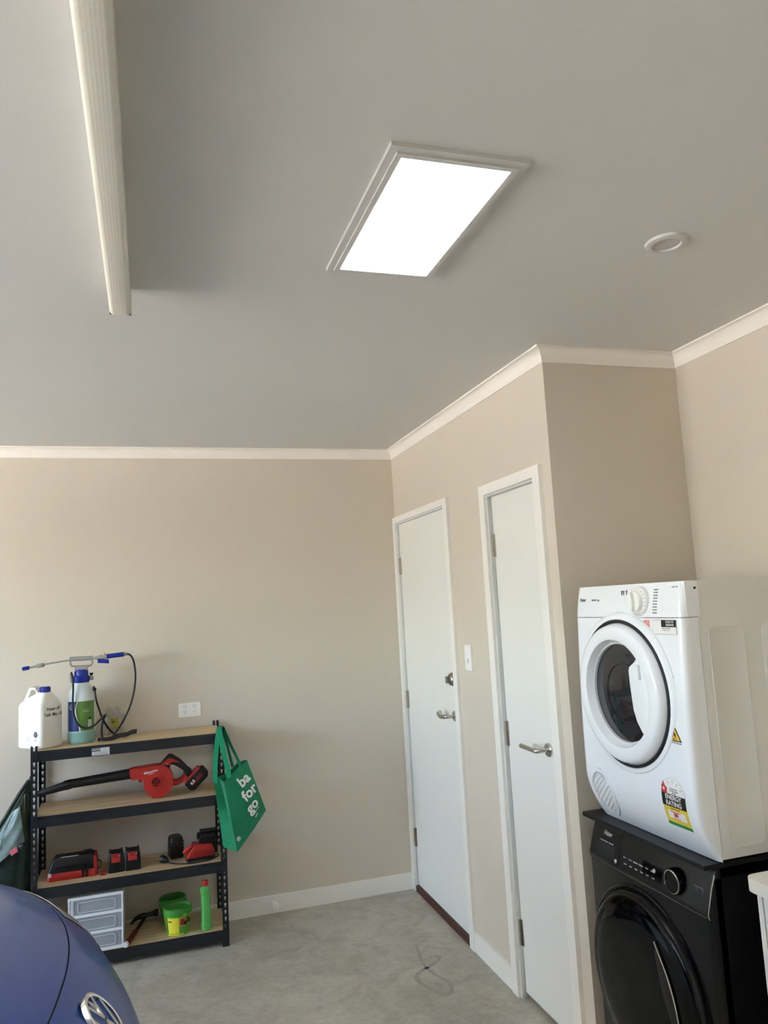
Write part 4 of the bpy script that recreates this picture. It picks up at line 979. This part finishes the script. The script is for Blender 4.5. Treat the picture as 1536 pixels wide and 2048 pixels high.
for i in range(10):
    for k in range(8): bmb.faces.new((R_[i][k], R_[i][(k+1) % 8], R_[i+1][(k+1) % 8], R_[i+1][k]))
bmb.faces.new(R_[-1])
body = finish('body', bmb, 'green', bg_, True, 25)
# hem strips along the top of the printed face and gusset
a_, b_, c_ = rings[0][2], rings[0][3], rings[0][4]
HK = V((-1.088, -.3035, 1.032))
def rib3(pts, wvec, name='handle', m_='greenfade'):
    P = spline(pts, 6); wv = V(wvec)
    return sheet(name, [[p-wv for p in P], [p+wv for p in P]], m_, bg_, True, .0016)
rib3([(-1.122, -.349, .78), (-1.122, -.347, .85), (-1.112, -.338, .95), (-1.100, -.328, 1.02), (-1.096, -.318, 1.039), (-1.094, -.300, 1.041)], (.0115, -.002, 0))
rib3([(-1.058, -.366, .80), (-1.062, -.362, .84), (-1.082, -.346, .94), (-1.093, -.330, 1.018), (-1.094, -.318, 1.037), (-1.094, -.300, 1.0385)], (.012, -.001, .003))
rib3([(-.992, -.302, .825), (-1.000, -.300, .86), (-1.035, -.292, .94), (-1.062, -.288, 1.01), (-1.075, -.290, 1.038), (-1.090, -.300, 1.0425)], (.006, -.009, .002))
rib3([(-1.030, -.29, .835), (-1.040, -.285, .88), (-1.058, -.284, .96), (-1.068, -.286, 1.02), (-1.078, -.292, 1.040), (-1.090, -.302, 1.044)], (.006, -.008, .002))
# lettering on the printed face, following its tilt
def bagtext(body_, s0, tx, size, off=.0):
    # place by face coordinates: s down (0..1), t across (0 = left edge, 1 = right edge)
    def P(s, t):
        r_ = ringb(s); q = r_[2].lerp(r_[3], t*2) if t < .5 else r_[3].lerp(r_[4], t*2-1); return q
    c0 = P(s0, tx); ex = (P(s0, min(1, tx+.12))-P(s0, tx-.12)); ey = (P(s0-.1, tx)-P(s0+.1, tx))
    ex.normalize(); n = ex.cross(ey).normalized(); ey = n.cross(ex)
    if n.y > 0: n = -n
    me_off = n*.0022
    mtx = Matrix((ex, ey, n)).transposed()
    return text('lettering', body_, size, 'print', c0+me_off, mtx, bg_, .0005, off=off, align='LEFT')
for body_, s0, tx, sz in (('ba', .215, .44, .072), ('for', .435, .44, .072), ('go', .655, .47, .072)):
    bagtext(body_, s0, tx, sz, .0020)
bagtext('reuse me', .80, .62, .014); bagtext('again', .86, .64, .014)
# small round mark low on the bag
c_m = ringb(.86)[2].lerp(ringb(.86)[3], .18)
ex = (ringb(.86)[3]-ringb(.86)[2]).normalized(); ey = (ringb(.76)[2]-ringb(.96)[2]).normalized(); n_b = ex.cross(ey).normalized(); ey = n_b.cross(ex)
bm = BM()
def mk(pts):
    bm.faces.new([bm.verts.new(c_m+n_b*.003+ex*a+ey*b) for a, b in pts])
for k in range(20):
    q0, q1 = 2*PI*k/20, 2*PI*(k+1)/20
    mk([(.011*math.cos(q0), .011*math.sin(q0)), (.011*math.cos(q1), .011*math.sin(q1)), (.0075*math.cos(q1), .0075*math.sin(q1)), (.0075*math.cos(q0), .0075*math.sin(q0))])
mk([(-.004, -.005), (.004, -.004), (.006, .003), (.0, .006), (-.005, .002)])
finish('round_mark', bm, 'print', bg_, True)

# ------------------------------------------------------------------ green tarpaulin bundle beside the shelving
tp = thing('tarpaulin_bundle', 'dark green tarpaulin with grey plastic film slumped against the shelving end', 'tarpaulin', (-2.3, -.16, 0))
def txl(z): return -1.985-(.86-z)*.62 if z > .2 else -1.985-(.66)*.62-(.2-z)*.25
rings = []
NZ, NA = 34, 72
for i in range(NZ+1):
    s = i/NZ; z = .875*(1-s)
    xl, xr = txl(z), -1.975
    cx_ = (xl+xr)/2; hx_ = max(.012, (xr-xl)/2); hy_ = .02+.115*min(1, s*1.6)**.8
    cy_ = -.165
    ring = []
    for k in range(NA):
        a = 2*PI*k/NA; c, s_ = math.cos(a), math.sin(a)
        f = 1+.10*s*math.sin(a*9+s*3)+.06*s*math.sin(a*17-s*8)
        x = cx_+hx_*abs(c)**.8*(1 if c > 0 else -1)*min(f, 1.02); y = cy_+hy_*abs(s_)**.8*(1 if s_ > 0 else -1)*f
        ring.append((min(x, -1.972), max(-.31, min(y, -.012)), max(0, z+.012*math.sin(a*5+s*9)*s*(1-s))))
    rings.append(ring)
loft('sheet', rings, 'tarp', tp, True, 60)
# film draped over the upper front, olive lining beside it
def tfront(x, z, lift):
    # front surface height of the bundle at (x, z)
    xl = txl(z); xr = -1.975; cx_ = (xl+xr)/2; hx_ = max(.012, (xr-xl)/2); s = 1-z/.875
    c = max(-1, min(1, (x-cx_)/hx_)); c = abs(c)**(1/.8)*(1 if c > 0 else -1); s_ = math.sqrt(max(0, 1-c*c)); hy_ = .02+.115*min(1, max(0, s)*1.6)**.8
    return -.165-hy_*s_**.8*1.10-lift
def drape(name, A, B, Cc, D, m_, lift, n=14, w=.006):
    rows = []
    for i in range(n+1):
        u = i/n; row = []
        for k in range(n+1):
            v_ = k/n
            x = (A[0]*(1-v_)+B[0]*v_)*(1-u)+(D[0]*(1-v_)+Cc[0]*v_)*u; z = (A[1]*(1-v_)+B[1]*v_)*(1-u)+(D[1]*(1-v_)+Cc[1]*v_)*u
            row.append((x, max(-.335, tfront(x, z, lift)-w*math.sin(v_*9+u*4)*math.sin(u*7)), z))
        rows.append(row)
    return sheet(name, rows, m_, tp, True, .0015, 70)
drape('film', (-2.055, .735), (-2.018, .755), (-1.995, .60), (-2.22, .44), 'film', .014)
drape('film', (-2.10, .66), (-2.05, .735), (-2.12, .53), (-2.36, .30), 'film', .012)
drape('lining', (-2.012, .80), (-1.995, .81), (-1.985, .60), (-2.004, .61), 'tarpo', .012, 10, .004)
tube('hem', spline([(-1.985, -.20, .865), (-2.03, -.215, .80), (-2.09, -.225, .70), (-2.16, -.23, .59), (-2.27, -.235, .41), (-2.38, -.235, .22)], 6), .009, 'tarp', tp, True, 8)
kn = tube('tie_knot', spline([(-2.022, -.305, .575), (-2.007, -.320, .59), (-1.995, -.326, .60), (-1.986, -.326, .585)], 4), [.010]*4+[.014]*5+[.016]*4, 'black', tp, True, 10)
sheet('tag', [[(-2.050, -.330, .585), (-2.018, -.338, .602)], [(-2.040, -.330, .562), (-2.012, -.338, .580)]], 'pink', tp, True, .001)

# ------------------------------------------------------------------ blue car, nose towards the doors
CYAW = math.radians(-3)
car = thing('hatchback_car', 'blue hatchback car parked nose in beside the shelving', 'car', (0, 0, 0), (0, 0, CYAW))
BADGE = Vector((-1.523, -2.590, .828))
lb_ = Vector((-.112, 0, 0)); off_ = Matrix.Rotation(CYAW, 3, 'Z') @ lb_
car.location = (BADGE.x-off_.x, BADGE.y-off_.y, 0)
HWID = .82
# centre profile of nose and bonnet (x back from tip, z)
CP = [(-.06, .20), (-.015, .25), (.0, .34), (.002, .46), (-.006, .55), (-.025, .63), (-.052, .695), (-.085, .748), (-.112, .785), (-.150, .825), (-.195, .858), (-.26, .885), (-.36, .912), (-.52, .945), (-.75, .978), (-.95, .998), (-1.02, 1.003)]
CP = [(-.112+(x+.112)*.924 if x > -.112 else x, (.785+(z-.785)*.8 if z > .785 else z)+.043) for x, z in CP]
CPs = spline([(x, 0, z) for x, z in CP], 4)
SEAM = 39.7          # index on the fine profile
def csurf(i, v, lift=0):
    """body surface: profile index i (float), lateral v in -1..1"""
    i0 = max(0, min(len(CPs)-2, int(i))); f = i-i0
    p = CPs[i0].lerp(CPs[i0+1], f); a = abs(v)
    back = max(0, 1+p.x/1.02)                       # plan curve fades out up the bonnet
    x = p.x-.345*a**2.29*back-.05*a**9*back
    hw = HWID
    zf = max(0, (p.z-.2)/.8)
    z = p.z-(.014*a**1.7+.06*max(0, (a-.86)/.14)**2)*zf
    y = v*hw
    return Vector((x, y, z))
NV = 48
def cgrid(i0, i1, ni, v0, v1, nv, lift=0):
    rows = []
    for a in range(ni+1):
        row = []
        for b_ in range(nv+1):
            i = i0+(i1-i0)*a/ni; v_ = v0+(v1-v0)*b_/nv
            p = csurf(i, v_)
            if lift:
                e = .05
                n = (csurf(i+e, v_)-csurf(i-e, v_)).cross(csurf(i, v_+.01)-csurf(i, v_-.01)).normalized()
                if n.z < 0 and n.x < 0: n = -n
                if n.x+n.z < 0: n = -n
                p = p+n*lift
            row.append(p)
        rows.append(row)
    return rows
NI = len(CPs)-1
sheet('front_bumper', cgrid(0, SEAM-.12, 60, -1, 1, NV), 'paint', car, False, .004, 40)
bonnet = sheet('bonnet', cgrid(SEAM+.12, NI, 40, -.93, .93, NV), 'paint', car, False, .004, 40)
for s in (-1, 1): sheet('wing_edge', cgrid(SEAM+.12, NI, 40, s*.936, s*1.0, 6), 'paint', car, False, .004, 40)
sheet('bonnet_gap', cgrid(SEAM-.6, SEAM+.6, 3, -.98, .98, NV, -.006), 'dark', car, False, .001, 40)
for s in (-1, 1):
    hl = sheet('headlight', cgrid(SEAM-11, SEAM-1.2, 10, s*.56, s*.97, 14, .004), 'lens', car, False, .002, 40)
    sheet('headlight_trim', cgrid(SEAM-11.6, SEAM-10.9, 2, s*.55, s*.98, 14, .005), 'carchrome', hl, False, .002, 40)
sheet('lower_grille', cgrid(7, 15, 6, -.6, .6, 20, .004), 'black', car, False, .002, 40)
pl_ = sheet('plate_holder', cgrid(13, 20, 4, -.22, .22, 8, .012), 'black', car, False, .004, 40)
# badge: ring with the two stacked letters
eb = 31.6
e = .4
Pb = csurf(eb, 0); tx_ = (csurf(eb+e, 0)-csurf(eb-e, 0)).normalized(); nb_ = Vector((0, 1, 0)).cross(tx_)
if nb_.x < 0: nb_ = -nb_
rgt = Vector((0, 1, 0)); upv = nb_.cross(rgt)
if upv.z < 0: upv = -upv
bd_ = BM(); RB = .060
def bpt(a, b, h): return Pb+rgt*a+upv*b+nb_*h
KB = RB/.056
def bring(r0_, r1_, h0, h1, n=40):
    rr = []
    for r_, h in ((r0_, h0), (r0_, h1*.8), (r0_*.35+r1_*.65, h1), (r1_, h1*.8), (r1_, h0)):
        rr.append([bpt(r_*math.cos(2*PI*k/n), r_*math.sin(2*PI*k/n), h) for k in range(n)])
    aloft(bd_, rr, False)
bring(RB, RB-.0085, -.004, .007)
bdg = finish('badge_ring', bd_, 'carchrome', car, False, 50)
def stroke(pts, wd=.0075):
    bm = BM()
    for (a, b), (c, d) in zip([(p*KB, q*KB) for p, q in pts], [(p*KB, q*KB) for p, q in pts[1:]]):
        dv = Vector((c-a, d-b)).normalized(); nv_ = Vector((-dv.y, dv.x))*wd/2; q = [(a+nv_.x, b+nv_.y), (a-nv_.x, b-nv_.y), (c-nv_.x, d-nv_.y), (c+nv_.x, d+nv_.y)]
        lo = [bm.verts.new(bpt(x, y, -.003)) for x, y in q]; hi = [bm.verts.new(bpt(x*.97, y*.97, .005)) for x, y in q]
        bm.faces.new(hi); bm.faces.new(lo[::-1])
        for k in range(4): bm.faces.new((lo[k], lo[(k+1) % 4], hi[(k+1) % 4], hi[k]))
    return finish('badge_letter', bm, 'carchrome', bdg, False, 30)
stroke([(-.021, .045), (0, .003), (.021, .045)], .0095)
stroke([(-.044, .024), (-.017, -.045), (0, -.004), (.017, -.045), (.044, .024)], .0095)
# sides, cabin, glass, wheels
EDGE = [csurf(i, 1) for i in range(0, NI+1)]
def edgez(x):
    for p, q in zip(EDGE, EDGE[1:]):
        if q.x <= x <= p.x: return p.z+(q.z-p.z)*(x-p.x)/(q.x-p.x-1e-9)
    return EDGE[-1].z
def side(s):
    rows = []
    xs = [-.40-(3.40-.40)*k/60 for k in range(61)]
    for zi in range(11):
        row = []
        for x in xs:
            zt = edgez(x)-.004
            z = .24+(max(.26, zt)-.24)*zi/10
            row.append((x, s*(HWID-.004+.016*math.sin(PI*zi/10)-.05*max(0, (-x-3.0)/.4)**2), z))
        rows.append(row)
    return sheet('body_side', rows, 'paint', car, False, .004, 50)
for s in (-1, 1): side(s)
cab = [(-1.00, 1.000, .70), (-1.30, 1.19, .66), (-1.62, 1.385, .60), (-1.80, 1.455, .575), (-2.1, 1.49, .57), (-2.6, 1.48, .57), (-3.0, 1.43, .57), (-3.25, 1.30, .58), (-3.38, 1.05, .64), (-3.42, .80, .70), (-3.42, .30, .70)]
def cabrow(x, z, hw): return [(x-.05*(1-abs(v_))*0, hw*v_, z-.035*abs(v_)**3) for v_ in [-1+2*k/16 for k in range(17)]]
sheet('windscreen', [cabrow(*c_) for c_ in cab[0:4]], 'glass', car, False, .005, 50)
sheet('roof', [cabrow(*c_) for c_ in cab[3:7]], 'paint', car, False, .005, 50)
sheet('rear_window', [cabrow(*c_) for c_ in cab[6:9]], 'glass', car, False, .005, 50)
sheet('tailgate', [cabrow(*c_) for c_ in cab[8:]], 'paint', car, False, .005, 50)
for s in (-1, 1):
    top = [(c_[0], s*c_[2], c_[1]-.035) for c_ in cab[:9]]
    bot = [(c_[0], s*(HWID-.015), min(.995, c_[1]-.02)) for c_ in cab[:9]]
    sw = sheet('side_window', [top, [tuple(.5*(p+q) for p, q in zip(a, b)) for a, b in zip(top, bot)], bot], 'glass', car, False, .005, 50)
    tube('pillar', spline(top, 4), .022, 'paint', car, False, 8)
    for x in (-.72, -3.0):
        wh = lathe('tyre', [(.19, -.09), (.27, -.09), (.29, -.07), (.292, 0), (.29, .07), (.27, .09), (.19, .09)], 'tyre', car, False, 36, 'y', (x, s*(HWID-.10), .292))
        lathe('rim', [(.0, s*.06), (.05, s*.065), (.15, s*.05), (.192, s*.085), (.195, 0)], 'alloy', wh, False, 30, 'y', (x, s*(HWID-.10), .292))
    mr = loft('door_mirror', [[(-1.28+dx, s*(HWID+.02+w_), 1.02+z_) for dx, z_ in rrect(0, 0, .05*k_, .065*k_, .03*k_, 4)] for w_, k_ in ((0, .6), (.03, 1), (.13, .95), (.16, .5))], 'paint', car)
box('underbody', (-3.3, -.70, .20), (-.25, .70, .34), 'black', car, False, .02)
